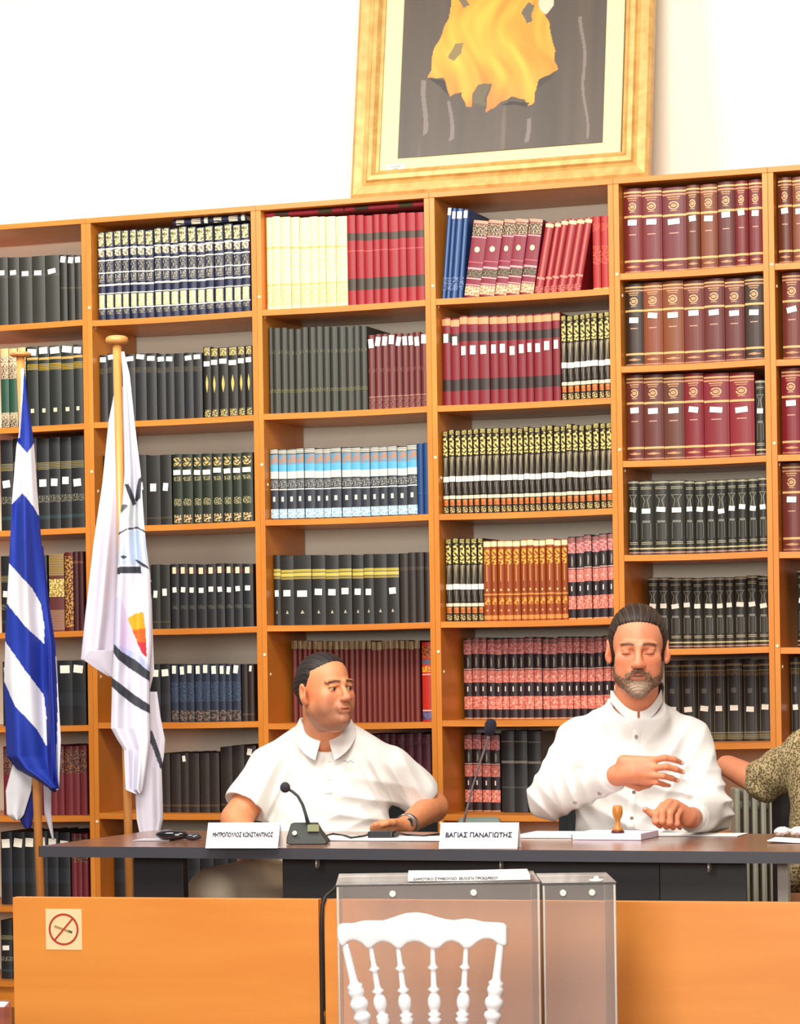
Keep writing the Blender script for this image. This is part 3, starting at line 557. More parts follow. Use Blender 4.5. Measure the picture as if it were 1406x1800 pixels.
# ------------------------------------------------------------ meeting table
YF = -2.257; TZ = DAIS + .751; xL = U(68, 1492, YF)[0]; xR = U(1406, 1492, YF)[0] + .55; TD = .76
TOPM = wood('table_walnut', '#7e5340', '#9a6c52', (1.2, 14, 14), .22, .4); EDGEM = mat('#3f3f46', .5); BLK = mat('#1d1d1f', .55)
tb = thing('meeting_table', 'long brown topped meeting table with dark edge in front of two seated men', 'table', ((xL + xR) / 2, YF + TD / 2, DAIS))
hw = (xR - xL) / 2
MB().box((-hw + .002, -TD / 2 + .002, .7215), (hw - .002, TD / 2 - .002, .7505), .001).build('tabletop', TOPM, tb)
frame_e = MB(); frame_e.box((-hw, -TD / 2, .7205), (hw, -TD / 2 + .0015, .7505)); frame_e.box((-hw, TD / 2 - .0015, .7205), (hw, TD / 2, .7505)); frame_e.box((-hw, -TD / 2, .7205), (-hw + .0015, TD / 2, .7505)); frame_e.box((hw - .0015, -TD / 2, .7205), (hw, TD / 2, .7505)); frame_e.build('edge_band', EDGEM, tb)
def tx(px, Y=YF + .1): return U(px, 1540, Y)[0] - (xL + xR) / 2
MB().box((tx(499), -TD / 2 + .09, .30), (tx(1160), -TD / 2 + .108, .7200), .001).build('modesty_panel', BLK, tb)
MB().box((tx(1161), -TD / 2 + .092, .30), (tx(1312), -TD / 2 + .108, .7200), .001).build('modesty_panel', mat('#2b2b2c', .6), tb)
MB().box((tx(236), -TD / 2 + .10, 0.0), (tx(322), -TD / 2 + .135, .7200), .002).build('leg', BLK, tb)
MB().box((tx(499), -TD / 2 + .12, 0.0), (tx(499) + .04, -TD / 2 + .19, .7200), .002).build('leg', BLK, tb)
MB().box((tx(1270), -TD / 2 + .12, 0.0), (tx(1270) + .04, -TD / 2 + .19, .7200), .002).build('leg', BLK, tb)
MB().box((tx(1366), -TD / 2 + .10, 0.0), (tx(1366) + .028, -TD / 2 + .13, .7200), .002).build('leg', mat('#8f8980', .4), tb)['label'] = 'pale grey metal leg'
for px in (560, 883, 1248):
    h = MB(); h.tube([(tx(px, YF + .03), -TD / 2 + .03, .7200), (tx(px, YF + .03), -TD / 2 + .03, .700), (tx(px, YF + .03), -TD / 2 + .022, .694), (tx(px, YF + .03), -TD / 2 + .014, .700), (tx(px, YF + .03), -TD / 2 + .014, .7200)], .0035, 8); h.build('cable_hook', mat('#a9a498', .3, .6), tb)
# ------------------------------------------------------------ orange panels in front
FP = wood('orange_laminate', '#dd8630', '#e8963e', (1.0, 6, 9), .45, .15)
kp = .27; dirp = RT - kp * FW; dirp[2] = 0; dirp /= np.linalg.norm(dirp); nrm = np.array([dirp[1], -dirp[0], 0]); angp = math.atan2(dirp[1], dirp[0])
PB = W(703, 1582, 6.9); PZ = PB[2]
def pp(px, py=1700): q = PL(px, py, PB, nrm) - PB; return float(np.dot(q, dirp)), q[2]
def panel(x0, x1, lab):
    t = thing('front_panel', lab, 'wooden screen', (PB[0] + dirp[0] * (x0 + x1) / 2, PB[1] + dirp[1] * (x0 + x1) / 2, 0), angp, None)
    w = (x1 - x0) / 2
    MB().box((-w, 0, .06), (w, .03, PZ), .0015).build('board', FP, t); MB().box((-w + .05, -.12, 0), (-w + .09, .15, .0595), .003).build('foot', FP, t); MB().box((w - .09, -.12, 0), (w - .05, .15, .0595), .003).build('foot', FP, t)
    return t
x0, _ = pp(24); x1, _ = pp(561); x2, _ = pp(571); x3, _ = pp(1406)
panel(x0, x1, 'orange wood-veneer screen panel carrying the no smoking sign'); panel(x2, x3 + .5, 'orange wood-veneer screen panel behind the clear ballot boxes and white chair')
# no-smoking sign
sx, sz = pp(112.5, 1633.5); sgn = thing('no_smoking_sign', 'square cream no smoking sticker with red ring on the orange panel', 'sign', PB + dirp * sx + nrm * .002 + np.array([0, 0, sz]), angp)
hs = .048
MB().box((-hs, 0, -hs - .003), (hs, .0015, hs + .003), 0).build('plate', mat('#f2d6a2', .6), sgn)
REDM = mat('#b5361e', .5); m = MB()
def ringm(r0, r1, y, n=40):
    v, f = [], []
    for k in range(n):
        a = 2 * math.pi * k / n
        for r in (r0, r1):
            for yy in (y, y - .001): v.append((r * math.cos(a), yy, r * math.sin(a)))
    for k in range(n):
        a, b = 4 * k, 4 * ((k + 1) % n)
        f += [(a + 1, a + 3, b + 3, b + 1), (a, b, b + 2, a + 2), (a + 2, b + 2, b + 3, a + 3), (a, a + 1, b + 1, b)]
    return v, f
v, f = ringm(.035, .040, -.0002); mesh_obj('red_ring', v, f, REDM, parent=sgn)
MB().box((-.0375, -.0016, -.0022), (.0375, -.0006, .0022), 0, Matrix.Rotation(math.radians(-48), 3, 'Y')).build('red_bar', REDM, sgn)
MB().box((-.026, -.0014, -.0028), (.012, -.0004, .0028), 0, Matrix.Rotation(math.radians(18), 3, 'Y')).build('cigarette', mat('#b08a5a', .6), sgn)
MB().box((.013, -.0014, -.0028), (.024, -.0004, .0028), 0, Matrix.Rotation(math.radians(18), 3, 'Y')).build('cigarette_tip', mat('#4a5a34', .6), sgn)
# cable between the panels
cx, _ = pp(567); pts = []
for k, (px, py, off) in enumerate([(585, 1552, .06), (580, 1566, .03), (573, 1576, -.004), (569, 1590, -.012), (566.5, 1640, -.01), (567, 1700, -.01), (568, 1760, -.01), (568, 1900, -.01)]):
    x_, z_ = pp(px, py); pts.append(PB + dirp * x_ - nrm * (off if k < 3 else off) + np.array([0, 0, z_]))
pts.append(pts[-1] * np.array([1, 1, 0]) + np.array([0, 0, .006])); pts.append(pts[-1] + nrm * .5)
tag(MB().tube(pts, .0045, 10).build('power_cable', mat('#1a1512', .5)), 'black cable hanging over the gap between the two orange panels', 'cable')
# ------------------------------------------------------------ clear ballot boxes on a stand
def acrylic():
    m = bpy.data.materials.new('clear_acrylic'); m.use_nodes = True; N, L, b = nodes(m)
    b.inputs['Base Color'].default_value = (.93, .92, .9, 1); b.inputs['Roughness'].default_value = .06; b.inputs['Transmission Weight'].default_value = .0
    out = N['Material Output']; gl = N.new('ShaderNodeBsdfGlossy'); gl.inputs['Roughness'].default_value = .08; tr = N.new('ShaderNodeBsdfTransparent'); tr.inputs[0].default_value = (.99, .975, .965, 1)
    df = N.new('ShaderNodeBsdfDiffuse'); df.inputs[0].default_value = (1, .93, .88, 1); fr = N.new('ShaderNodeFresnel'); fr.inputs[0].default_value = 1.49
    m1 = N.new('ShaderNodeMixShader'); m1.inputs[0].default_value = .10; L.new(tr.outputs[0], m1.inputs[1]); L.new(df.outputs[0], m1.inputs[2])
    m2 = N.new('ShaderNodeMixShader'); L.new(fr.outputs[0], m2.inputs[0]); L.new(m1.outputs[0], m2.inputs[1]); L.new(gl.outputs[0], m2.inputs[2]); L.new(m2.outputs[0], out.inputs[0]); return m
ACR = acrylic(); EDG = mat('#e9e2d6', .25, key='acrylic_edge')
BD = 6.28; BP = W(703, 1553, BD); BZ = BP[2]; bdir = RT.copy(); bn = -FW
def bp_(px, py=1700): q = PL(px, py, BP, bn) - BP; return float(np.dot(q, bdir))
def ballot(x0, x1, zt, dep, yo, lab):
    t = thing('ballot_box', lab, 'ballot box', BP * np.array([1, 1, 0]) + bdir * (x0 + x1) / 2 + FW * yo + np.array([0, 0, zt - .46]), TH)
    w = (x1 - x0) / 2; a = .004
    MB().box((-w, 0, .0), (w, a, .455)).build('front_wall', ACR, t); MB().box((-w, dep - a, .0), (w, dep, .455)).build('rear_wall', ACR, t)
    MB().box((-w, a + .0002, .0), (-w + a, dep - a - .0002, .455)).build('side_wall', ACR, t); MB().box((w - a, a + .0002, .0), (w, dep - a - .0002, .455)).build('side_wall', ACR, t)
    MB().box((-w + a, a, 0), (w - a, dep - a, .004)).build('floor_plate', ACR, t); MB().box((-w - .002, -.002, .4555), (w + .002, dep + .002, .460), .001).build('lid', ACR, t)
    for sx in (-1, 1):
        for yy in (.001, dep - .005): MB().tube([(sx * (w - .002), yy + .002, .005), (sx * (w - .002), yy + .002, .454)], .0026, 8).build('glued_corner', EDG, t)
    for s_ in (-.45, .35): MB().tube([(w * s_, -.001, .438), (w * s_, -.006, .438)], .007, 12).build('pale_stud', mat('#efe6dc', .3), t)  # pale studs; on the larger box they stand in for white reflections
    return t
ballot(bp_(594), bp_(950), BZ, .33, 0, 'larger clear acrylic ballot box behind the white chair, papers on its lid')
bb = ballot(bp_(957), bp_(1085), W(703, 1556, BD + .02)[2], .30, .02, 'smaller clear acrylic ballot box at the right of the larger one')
# the low stand under the boxes
st = thing('side_table', 'low wooden side table under the clear ballot boxes', 'table', BP * np.array([1, 1, 0]) + bdir * (bp_(594) + bp_(1085)) / 2 + FW * .19, TH)
w = (bp_(1085) - bp_(594)) / 2 + .03; zt = BZ - .463
MB().box((-w, -.24, zt - .034), (w, .2, zt - .004), .002).build('tabletop', FP, st)
for sx in (-1, 1):
    for yy in (-.2, .16): MB().box((sx * (w - .04) - .02, yy - .02, 0), (sx * (w - .04) + .02, yy + .02, zt - .0305), .002).build('leg', FP, st)
# papers on the lid
def sheet(name, lab, cat, c, w, d, z, rz, h, col='#f6f2ea', group=None, bend=0.0, lines=0):
    t = thing(name, lab, cat, (c[0], c[1], z), rz, group)
    n = 10; v, f = [], []
    for k in range(n + 1):
        x = -w / 2 + w * k / n; zz = bend * (abs(2 * k / n - 1) ** 2) + bend * .2 * math.sin(k)
        for (yy, q) in ((-d / 2, 0), (d / 2, 0), (d / 2, h), (-d / 2, h)): v.append((x, yy, q + (zz + abs(bend) * .3 if q else zz * .9 + abs(bend) * .3)))
    for k in range(n):
        for q in range(4): f.append((4 * k + q, 4 * k + (q + 1) % 4, 4 * k + 4 + (q + 1) % 4, 4 * k + 4 + q))
    f += [(3, 2, 1, 0), (4 * n, 4 * n + 1, 4 * n + 2, 4 * n + 3)]
    mesh_obj('sheets', v, f, mat(col, .75), parent=t); return t
bc_ = BP + bdir * (bp_(828)) + FW * .13
sh = sheet('paper', 'printed white sheets lying on the lid of the larger ballot box', 'papers', bc_, bp_(936) - bp_(720), .2, BZ + .0008, TH - .01, .010, bend=.001)
text_obj('lettering', 'ΔΗΜΟΤΙΚΟ ΣΥΜΒΟΥΛΙΟ  ΕΚΛΟΓΗ ΠΡΟΕΔΡΕΙΟΥ', .0085, mat('#33303a', .7), sh, (-.03, -.1006, .0055), (math.pi / 2, 0, 0))
knob = BP + bdir * bp_(1053) + FW * .05
tag(MB().lathe([(.016, 0), (.016, .004), (.006, .005), (.005, .010), (.002, .011)], at=(0, 0, 0), seg=16).build('lid_seal', mat('#f4efe6', .4), loc=(knob[0], knob[1], W(703, 1556, BD + .02)[2] + .0006)), 'small white seal knob on the lid of the smaller ballot box', 'seal')
# ------------------------------------------------------------ white turned-spindle chair in front
CD = 5.75; CW = mat('#f1eff0', .35, coat=.3); cc = W(742, 1700, CD); CS = FPX / CD
ch = thing('napoleon_chair', 'white banquet chair with turned spindles and scalloped crest rail at the bottom', 'chair', (cc[0], cc[1], 0), TH + math.radians(3))
def cz(py): return 1.46 - (py - PPY) / CS
def cxp(px): return (px - 742) / CS
top = [(592, 1628), (594, 1621), (605, 1619), (620, 1620), (640, 1616), (655, 1616), (675, 1617), (695, 1611), (715, 1605), (735, 1604), (752, 1607), (770, 1613), (785, 1617), (800, 1619), (820, 1616), (835, 1618), (850, 1622), (870, 1623), (886, 1624), (892, 1630)]
bot = [(890, 1664), (876, 1664), (872, 1658), (862, 1652), (850, 1652), (838, 1658), (828, 1668), (816, 1670), (808, 1660), (795, 1655), (783, 1658), (773, 1668), (760, 1670), (750, 1664), (740, 1657), (728, 1655), (715, 1658), (706, 1668), (698, 1668), (686, 1657), (672, 1653), (660, 1658), (652, 1666), (645, 1666), (636, 1655), (622, 1649), (610, 1652), (606, 1660), (598, 1660), (594, 1645)]
v, f = [], []; ol = top + bot
xs_ = np.linspace(592.5, 891.5, 120); tp = np.array(sorted(top)); bt = np.array(sorted(bot)); ty = np.interp(xs_, tp[:, 0], tp[:, 1]); by = np.interp(xs_, bt[:, 0], bt[:, 1])
for _ in range(2): ty[1:-1] = (ty[:-2] + 2 * ty[1:-1] + ty[2:]) / 4; by[1:-1] = (by[:-2] + 2 * by[1:-1] + by[2:]) / 4
v, f = [], []; NP = 20
for x, a, b in zip(xs_, ty, by):
    X = cxp(x); zt_, zb_ = cz(a), cz(b); e = min(1, (x - 592.5) / 5 + .25, (891.5 - x) / 5 + .25)
    for k in range(NP):   # rounded-rectangle section
        q = 2 * math.pi * (k + .5) / NP; cy, sz_ = math.cos(q), math.sin(q); cy = math.copysign(abs(cy) ** .45, cy); sz_ = math.copysign(abs(sz_) ** .35, sz_)
        v.append((X, .001 + .0115 * cy * e - .77 * X * X, (zt_ + zb_) / 2 + (zt_ - zb_) / 2 * sz_ * (.9 + .1 * e)))
for i in range(len(xs_) - 1):
    for k in range(NP): f.append((NP * i + k, NP * i + (k + 1) % NP, NP * (i + 1) + (k + 1) % NP, NP * (i + 1) + k))
f += [tuple(range(NP))[::-1], tuple(range(NP * (len(xs_) - 1), NP * len(xs_)))]
mesh_obj('crest_rail', v, f, CW, parent=ch, smooth=True)
zs_ = .46
def spindle(name, xt, zt, xb, zb, R, beads):
    ax = Vector((xb - xt, 0, zb - zt)); Ln = ax.length; pr = []
    for k in range(81):
        t = k / 80; d = t * Ln; r = R * (.62 + .3 * min(t * 2.4, 1))
        for (c, w, a) in beads:
            q = (d - c) / w
            if abs(q) < 1: r = max(r, a * math.sqrt(1 - q * q * .85)) if a > 0 else min(r, -a)
        pr.append((r, d))
    MB().lathe(pr, at=(xt, 0 - .77 * xt ** 2 * 1.0 + .001, zt), axis=ax, seg=18).build(name, CW, ch)
for xt, xb in ((652, 672), (700, 714), (761, 763), (820, 811)):
    spindle('spindle', cxp(xt), cz(1663), cxp(xt) + (cxp(xb) - cxp(xt)) * (cz(1663) - zs_) / (cz(1663) - cz(1795)), zs_, .0085, [(.045, .0035, .0125), (.089, .0035, .0135), (.115, .02, .0138), (.138, .003, .0145), (.150, .008, .0145), (.163, .003, .015), (.178, .01, .015), (.2, .004, .015)])
for xt, xb in ((606, 638), (880, 862)):
    spindle('back_post', cxp(xt), cz(1655), cxp(xt) + (cxp(xb) - cxp(xt)) * (cz(1655) - zs_) / (cz(1655) - cz(1800)), zs_, .0125, [(.086, .004, .0165), (.1, .014, .0175), (.126, .016, .0195), (.152, .012, .0185)])
MB().box((-.19, -.02, zs_ - .03), (.19, .37, zs_), .01).build('seat_frame', CW, ch)
MB().box((-.18, 0, zs_ + .0005), (.18, .35, zs_ + .04), .015).build('seat_cushion', mat('#e8e2d8', .8), ch)
for sx in (-1, 1):
    for yy in (0, .33): MB().lathe([(.012, 0), (.014, .1), (.02, .2), (.014, .22), (.02, .24), (.018, zs_ - .031)], at=(sx * .165, yy, 0)).build('leg', CW, ch)
    MB().tube([(sx * .165, .0, .15), (sx * .165, .33, .15)], .009).build('stretcher', CW, ch)
# ------------------------------------------------------------ flags on poles
POLEM = wood('flag_pole_beech', '#c9803c', '#e0a05c', (20, 20, 2), .4, .2)
def flag_thing(name, lab, top, mid, bot, Dp, fin, panels, r=.0135):
    # panels: list of (rows, colour function, folds, amplitude, depth offset, corner outlines)
    p_t, p_b = W(top[0], top[1], Dp), W(bot[0], bot[1], Dp); dr = (p_b - p_t) / (p_b[2] - p_t[2]); foot = p_t + dr * (DAIS - p_t[2])
    t = thing(name, lab, 'flag', foot); F_ = Vector(foot)
    MB().tube([Vector(foot) + Vector((0, 0, .03)) - F_, Vector(p_t) - F_], r, 16).build('pole', POLEM, t)
    MB().lathe([(.006, 0), (.026, .002), (.034, .007), (.036, .014), (.034, .022), (.026, .027), (.006, .030)] if not fin else fin, at=Vector(p_t) - F_, seg=24).build('finial', POLEM, t)
    MB().lathe([(.12, 0), (.12, .012), (.05, .03), (.022, .06), (.022, .12)], at=(0, 0, 0.001), seg=24).build('base', mat('#3a2a1c', .4), t)
    for pi_, (rows, fn, folds, amp, doff, nu) in enumerate(panels):
        rows = sorted(rows); ys = np.array([q[0] for q in rows], float); ls = np.array([q[1] for q in rows], float); rs = np.array([q[2] for q in rows], float)
        nv = int((ys[-1] - ys[0]) / 1.7); yy = np.linspace(ys[0], ys[-1], nv); l_ = np.interp(yy, ys, ls); r_ = np.interp(yy, ys, rs)
        uu = np.linspace(0, 1, nu); V = np.zeros((nv, nu, 3)); PXs = l_[:, None] + (r_ - l_)[:, None] * uu[None]; PYs = np.repeat(yy[:, None], nu, 1)
        grow = np.clip((yy - ys[0]) / 300, .12, 1)[:, None]; ph = .004 * (yy[:, None] - ys[0])
        dep = amp * grow * (np.sin(uu[None] * folds * 2 * math.pi + ph + pi_) + .35 * np.sin(uu[None] * folds * 4.3 * math.pi - ph * 1.7)) + doff - .02 * np.sin(uu[None] * math.pi) * grow
        for i in range(nv):
            for j in range(nu): V[i, j] = W(PXs[i, j], PYs[i, j], Dp + dep[i, j])
        V -= np.array(foot); I = np.arange(nv * nu).reshape(nv, nu); f = np.stack([I[:-1, :-1], I[1:, :-1], I[1:, 1:], I[:-1, 1:]], -1).reshape(-1, 4)
        cols = fn(PXs, PYs).reshape(-1, 3)
        o = mesh_obj('cloth', V.reshape(-1, 3), f, vcol('flag_cloth', .75), parent=t, smooth=True); set_cols(o, cols)
        s = o.modifiers.new('s', 'SOLIDIFY'); s.thickness = .0012; s.offset = 0
    return t
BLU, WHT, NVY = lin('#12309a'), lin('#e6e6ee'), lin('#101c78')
def paint(px, py, base, shapes):
    c = np.zeros(px.shape + (3,)); c[:] = lin(base) if isinstance(base, str) else base
    for P_, h in shapes: c[inpoly(px, py, P_)] = lin(h) if isinstance(h, str) else h
    return c
def f_main(px, py):
    return paint(px, py, BLU, [([(20, 640), (43, 640), (40, 700), (35, 770), (20, 770)], WHT),
        ([(20, 772), (30, 776), (48, 797), (60, 778), (90, 790), (90, 910), (66, 905), (58, 890), (40, 867), (22, 885), (10, 900)], WHT),
        ([(0, 985), (16, 990), (56, 1034), (72, 1062), (78, 1100), (78, 1132), (49, 1106), (13, 1062), (0, 1050)], WHT),
        ([(0, 1122), (10, 1128), (42, 1175), (77, 1222), (82, 1260), (82, 1312), (65, 1283), (26, 1240), (8, 1198), (0, 1190)], WHT)])
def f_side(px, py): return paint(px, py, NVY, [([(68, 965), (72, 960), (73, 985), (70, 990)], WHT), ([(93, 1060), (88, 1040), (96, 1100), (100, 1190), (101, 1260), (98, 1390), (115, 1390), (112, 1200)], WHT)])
flag_thing('flag', 'blue and white striped flag hanging from a wooden pole at the left edge', (36, 628), None, (71, 1572), 9.05,
    [(.006, 0), (.028, .002), (.034, .006), (.034, .012), (.026, .016), (.006, .018)],
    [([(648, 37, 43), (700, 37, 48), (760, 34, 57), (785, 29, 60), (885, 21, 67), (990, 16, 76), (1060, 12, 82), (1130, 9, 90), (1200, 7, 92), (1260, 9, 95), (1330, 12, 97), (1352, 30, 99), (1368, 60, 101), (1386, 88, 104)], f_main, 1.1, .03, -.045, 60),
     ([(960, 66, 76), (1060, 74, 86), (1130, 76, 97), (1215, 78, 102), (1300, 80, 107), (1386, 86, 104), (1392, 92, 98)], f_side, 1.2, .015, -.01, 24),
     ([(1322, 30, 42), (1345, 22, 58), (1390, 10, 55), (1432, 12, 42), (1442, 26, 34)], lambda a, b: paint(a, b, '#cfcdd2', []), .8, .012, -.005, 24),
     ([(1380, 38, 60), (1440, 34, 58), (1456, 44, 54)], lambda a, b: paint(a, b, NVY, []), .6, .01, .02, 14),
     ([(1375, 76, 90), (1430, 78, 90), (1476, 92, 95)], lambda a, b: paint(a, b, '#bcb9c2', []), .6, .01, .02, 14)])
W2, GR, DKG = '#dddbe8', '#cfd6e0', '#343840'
def g_right(px, py):
    c = paint(px, py, W2, [([(213, 862), (230, 870), (244, 895), (246, 925), (208, 925), (206, 890)], '#d2d6da'), ([(204, 945), (225, 932), (250, 932), (262, 940), (262, 992), (205, 992)], '#c5d2e6'),
        ([(219, 851), (226, 850), (240, 886), (233, 889), (228, 876)], DKG), ([(237, 880), (243, 842), (249, 838), (247, 876), (241, 882)], DKG), ([(206, 885), (226, 888), (214, 902)], '#555a5c'),
        ([(206, 938), (222, 929), (242, 926), (256, 934), (256, 937), (242, 929), (222, 932), (206, 942)], DKG), ([(212, 977), (217, 976), (224, 979), (218, 982), (213, 981)], DKG), ([(236, 984), (244, 985), (258, 994), (262, 1001), (248, 994)], DKG),
        ([(205, 997), (247, 995), (249, 1007), (205, 1009)], DKG), ([(205, 1060), (220, 1085), (245, 1150), (270, 1180), (262, 1200), (200, 1140)], '#b9c0ea'),
        ([(200, 1052), (212, 1050), (224, 1085), (240, 1130), (250, 1150), (222, 1142), (200, 1130)], '#cfcaf0'),
        ([(224, 1087), (238, 1078), (252, 1076), (256, 1110), (258, 1152), (250, 1145), (240, 1125)], '#f2a51e'), ([(232, 1108), (256, 1104), (258, 1152), (250, 1146)], '#e8651e'), ([(240, 1128), (257, 1130), (258, 1156), (250, 1148)], '#c82a3a'),
        ([(200, 1131), (214, 1146), (238, 1160), (264, 1182), (264, 1198), (232, 1178), (208, 1160), (200, 1148)], DKG), ([(196, 1190), (206, 1198), (232, 1218), (270, 1244), (270, 1258), (236, 1240), (208, 1218), (196, 1206)], DKG)])
    return c
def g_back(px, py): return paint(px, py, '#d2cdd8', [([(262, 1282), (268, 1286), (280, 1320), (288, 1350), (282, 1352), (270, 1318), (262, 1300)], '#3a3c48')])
flag_thing('flag', 'white flag with a round emblem and orange sun hanging from a wooden pole', (205.5, 606), None, (228, 1575), 8.95, None,
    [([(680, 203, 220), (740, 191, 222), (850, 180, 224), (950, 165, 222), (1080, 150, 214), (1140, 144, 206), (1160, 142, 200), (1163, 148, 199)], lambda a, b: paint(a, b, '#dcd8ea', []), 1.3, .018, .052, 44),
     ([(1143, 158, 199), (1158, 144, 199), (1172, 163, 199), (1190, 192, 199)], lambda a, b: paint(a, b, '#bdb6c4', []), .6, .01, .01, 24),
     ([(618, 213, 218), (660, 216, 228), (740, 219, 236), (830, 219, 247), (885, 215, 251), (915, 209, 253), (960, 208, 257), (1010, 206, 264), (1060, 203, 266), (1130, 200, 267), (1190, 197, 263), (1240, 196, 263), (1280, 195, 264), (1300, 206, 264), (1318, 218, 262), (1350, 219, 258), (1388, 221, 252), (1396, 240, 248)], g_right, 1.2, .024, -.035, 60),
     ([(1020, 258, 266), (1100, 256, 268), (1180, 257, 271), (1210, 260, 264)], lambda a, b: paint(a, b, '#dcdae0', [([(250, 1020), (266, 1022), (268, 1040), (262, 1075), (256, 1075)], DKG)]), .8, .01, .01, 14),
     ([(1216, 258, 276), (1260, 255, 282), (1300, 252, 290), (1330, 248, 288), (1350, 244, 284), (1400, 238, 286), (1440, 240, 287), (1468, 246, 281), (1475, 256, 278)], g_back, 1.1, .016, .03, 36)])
# ------------------------------------------------------------ things on the table
TTOP = TZ + .0008
def on(px, py): return UZ(px, py, TTOP)
LET = mat('#120e36', .9)
def nameplate(px0, px1, pyb, pyt, txt, lab, ts, xs, rz):
    a, b = on(px0, pyb), on(px1, pyb); w = float(np.linalg.norm((b - a)[:2])); c = (a + b) / 2; D = float((c - CAM) @ FW); h = (pyb - pyt) / FPX * D
    t = thing('name_plate', lab, 'name plate', (c[0], c[1], TTOP), math.atan2(b[1] - a[1], b[0] - a[0]) if rz is None else rz, 'folded name plates')
    d = .06; e = .0012
    v = [(-w/2, 0, 0), (w/2, 0, 0), (w/2, d/2, h), (-w/2, d/2, h), (-w/2, d, 0), (w/2, d, 0)]
    v += [(-w/2, e, 0), (w/2, e, 0), (w/2, d/2, h - e*2.5), (-w/2, d/2, h - e*2.5), (-w/2, d - e, 0), (w/2, d - e, 0)]
    f = [(0, 1, 2, 3), (3, 2, 5, 4), (7, 6, 9, 8), (8, 9, 10, 11), (0, 6, 7, 1), (5, 11, 10, 4), (0, 3, 9, 6), (3, 4, 10, 9), (1, 7, 8, 2), (2, 8, 11, 5)]
    mesh_obj('card', v, f, mat('#f7f5f3', .6), parent=t)
    an = math.atan2(d / 2, h)
    text_obj('lettering', txt, ts, LET, t, (0, d / 4 - .0012, h * .52), (math.pi / 2 - an, 0, 0), xs=xs); return t
nameplate(361, 488, 1491, 1447, 'ΜΗΤΡΟΠΟΥΛΟΣ ΚΩΝΣΤΑΝΤΙΝΟΣ', 'folded white name plate in front of the man in the white polo shirt', .0185, .575, None)
nameplate(771, 909, 1492, 1447, 'ΒΑΓΙΑΣ ΠΑΝΑΓΙΩΤΗΣ', 'folded white name plate beside the bearded man, below the tall microphone', .0195, .92, None)
def papers(lab, px0, px1, pyf, d, h, rz=0, col='#f5f2ee', bend=.0):
    a, b = on(px0, pyf), on(px1, pyf); c = (a + b) / 2 + np.array([0, d / 2, 0]); return sheet('paper', lab, 'papers', c, float(np.linalg.norm((b - a)[:2])), d, TTOP, rz, h, col, bend=bend)
papers('white sheets spread behind the first name plate and the desk microphone', 505, 775, 1478, .20, .0015, .0, bend=.001)
papers('white papers between the second name plate and the wooden stamp', 912, 1005, 1473, .16, .010, .0)
papers('thick lilac-white stack of documents under the wooden stamp', 1006, 1130, 1476, .17, .017, -.03, '#e9e4f6')
papers('loose white sheets under the resting hand of the bearded man', 1142, 1296, 1470, .14, .0015, .02)
papers('white sheet at the right end of the table', 1345, 1460, 1482, .15, .002, .06, bend=.004)
for k, (a, b, l) in enumerate(((1362, 1387, 'small crumpled white tissue at the right end of the table, left one'), (1389, 1415, 'small crumpled white tissue cut off by the right edge'))):
    c = on((a + b) / 2, 1470); m = MB().sphere((0, 0, .012), (.022, .02, .0115), 24)
    for v_ in m.bm.verts: v_.co += Vector((1, 1, 1)) * .003 * math.sin(v_.co.x * 400 + k) * math.sin(v_.co.y * 350)
    zmin = min(v_.co.z for v_ in m.bm.verts)
    for v_ in m.bm.verts: v_.co.z -= zmin
    tag(m.build('tissue', mat('#f1e6e2', .8), loc=(c[0], c[1], TTOP)), l, 'tissue')
# wooden hand stamp on the document stack
a = on(1074, 1478) + np.array([0, .07, 0]); z0 = TTOP + .0175
stp = thing('rubber_stamp', 'turned wooden hand stamp standing on the document stack', 'stamp', (a[0], a[1], z0)); WS = wood('stamp_wood', '#b86c26', '#d89040', (30, 30, 5), .35, .4)
sk = 1.0
MB().lathe([(.018, 0), (.018, .006)], seg=28).build('stamp_base', mat('#5a2018', .4), stp)
MB().lathe([(.015, .0062), (.0145, .012), (.009, .02), (.0065, .028), (.0075, .036), (.012, .045), (.0145, .055), (.0145, .066), (.0125, .074), (.010, .076), (.004, .077)], seg=28).build('handle', WS, stp)
# gooseneck desk microphone
a = on(538, 1484); D_ = float((a - CAM) @ FW); mk = thing('desk_microphone', 'black gooseneck desk microphone beside the first name plate', 'microphone', (a[0], a[1], TTOP), TH * .6); s_ = D_ / FPX
GRM = mat('#2d322e', .5); bm_ = bmesh.new()
prof = [(-36, 0), (36, 0), (36, 4), (22, 22), (14, 36), (-30, 36), (-36, 12)]
v0 = [bm_.verts.new((x * s_, 0, z * s_ * 1.0)) for x, z in prof]; fc = bm_.faces.new(v0); r = bmesh.ops.extrude_face_region(bm_, geom=[fc])
for q in r['geom']:
    if isinstance(q, bmesh.types.BMVert): q.co.y += .075
for q in bm_.verts: q.co.y += q.co.z * .5 * (1 if q.co.y < .01 else 0)
bmesh.ops.recalc_face_normals(bm_, faces=bm_.faces[:]); me = bpy.data.meshes.new('base'); bm_.to_mesh(me); bm_.free(); me.materials.append(GRM); o = bpy.data.objects.new('base', me); C.objects.link(o); o.parent = mk; q = o.modifiers.new('b', 'BEVEL'); q.width = .003; q.segments = 2
MB().lathe([(.0065, 0), (.0065, .003)], at=(-21 * s_, .009, 19 * s_), axis=(0, -1, .5), seg=16).build('button', mat('#e9e6dc', .3), mk)['label'] = 'white push button'
MB().box((2 * s_, .0085, 22 * s_), (22 * s_, .02, 34 * s_)).build('display', mat('#8f9468', .4), mk)
nk = [(0, 1449), (-4, 1432), (-9, 1415), (-17, 1400), (-26, 1392), (-34, 1387)]
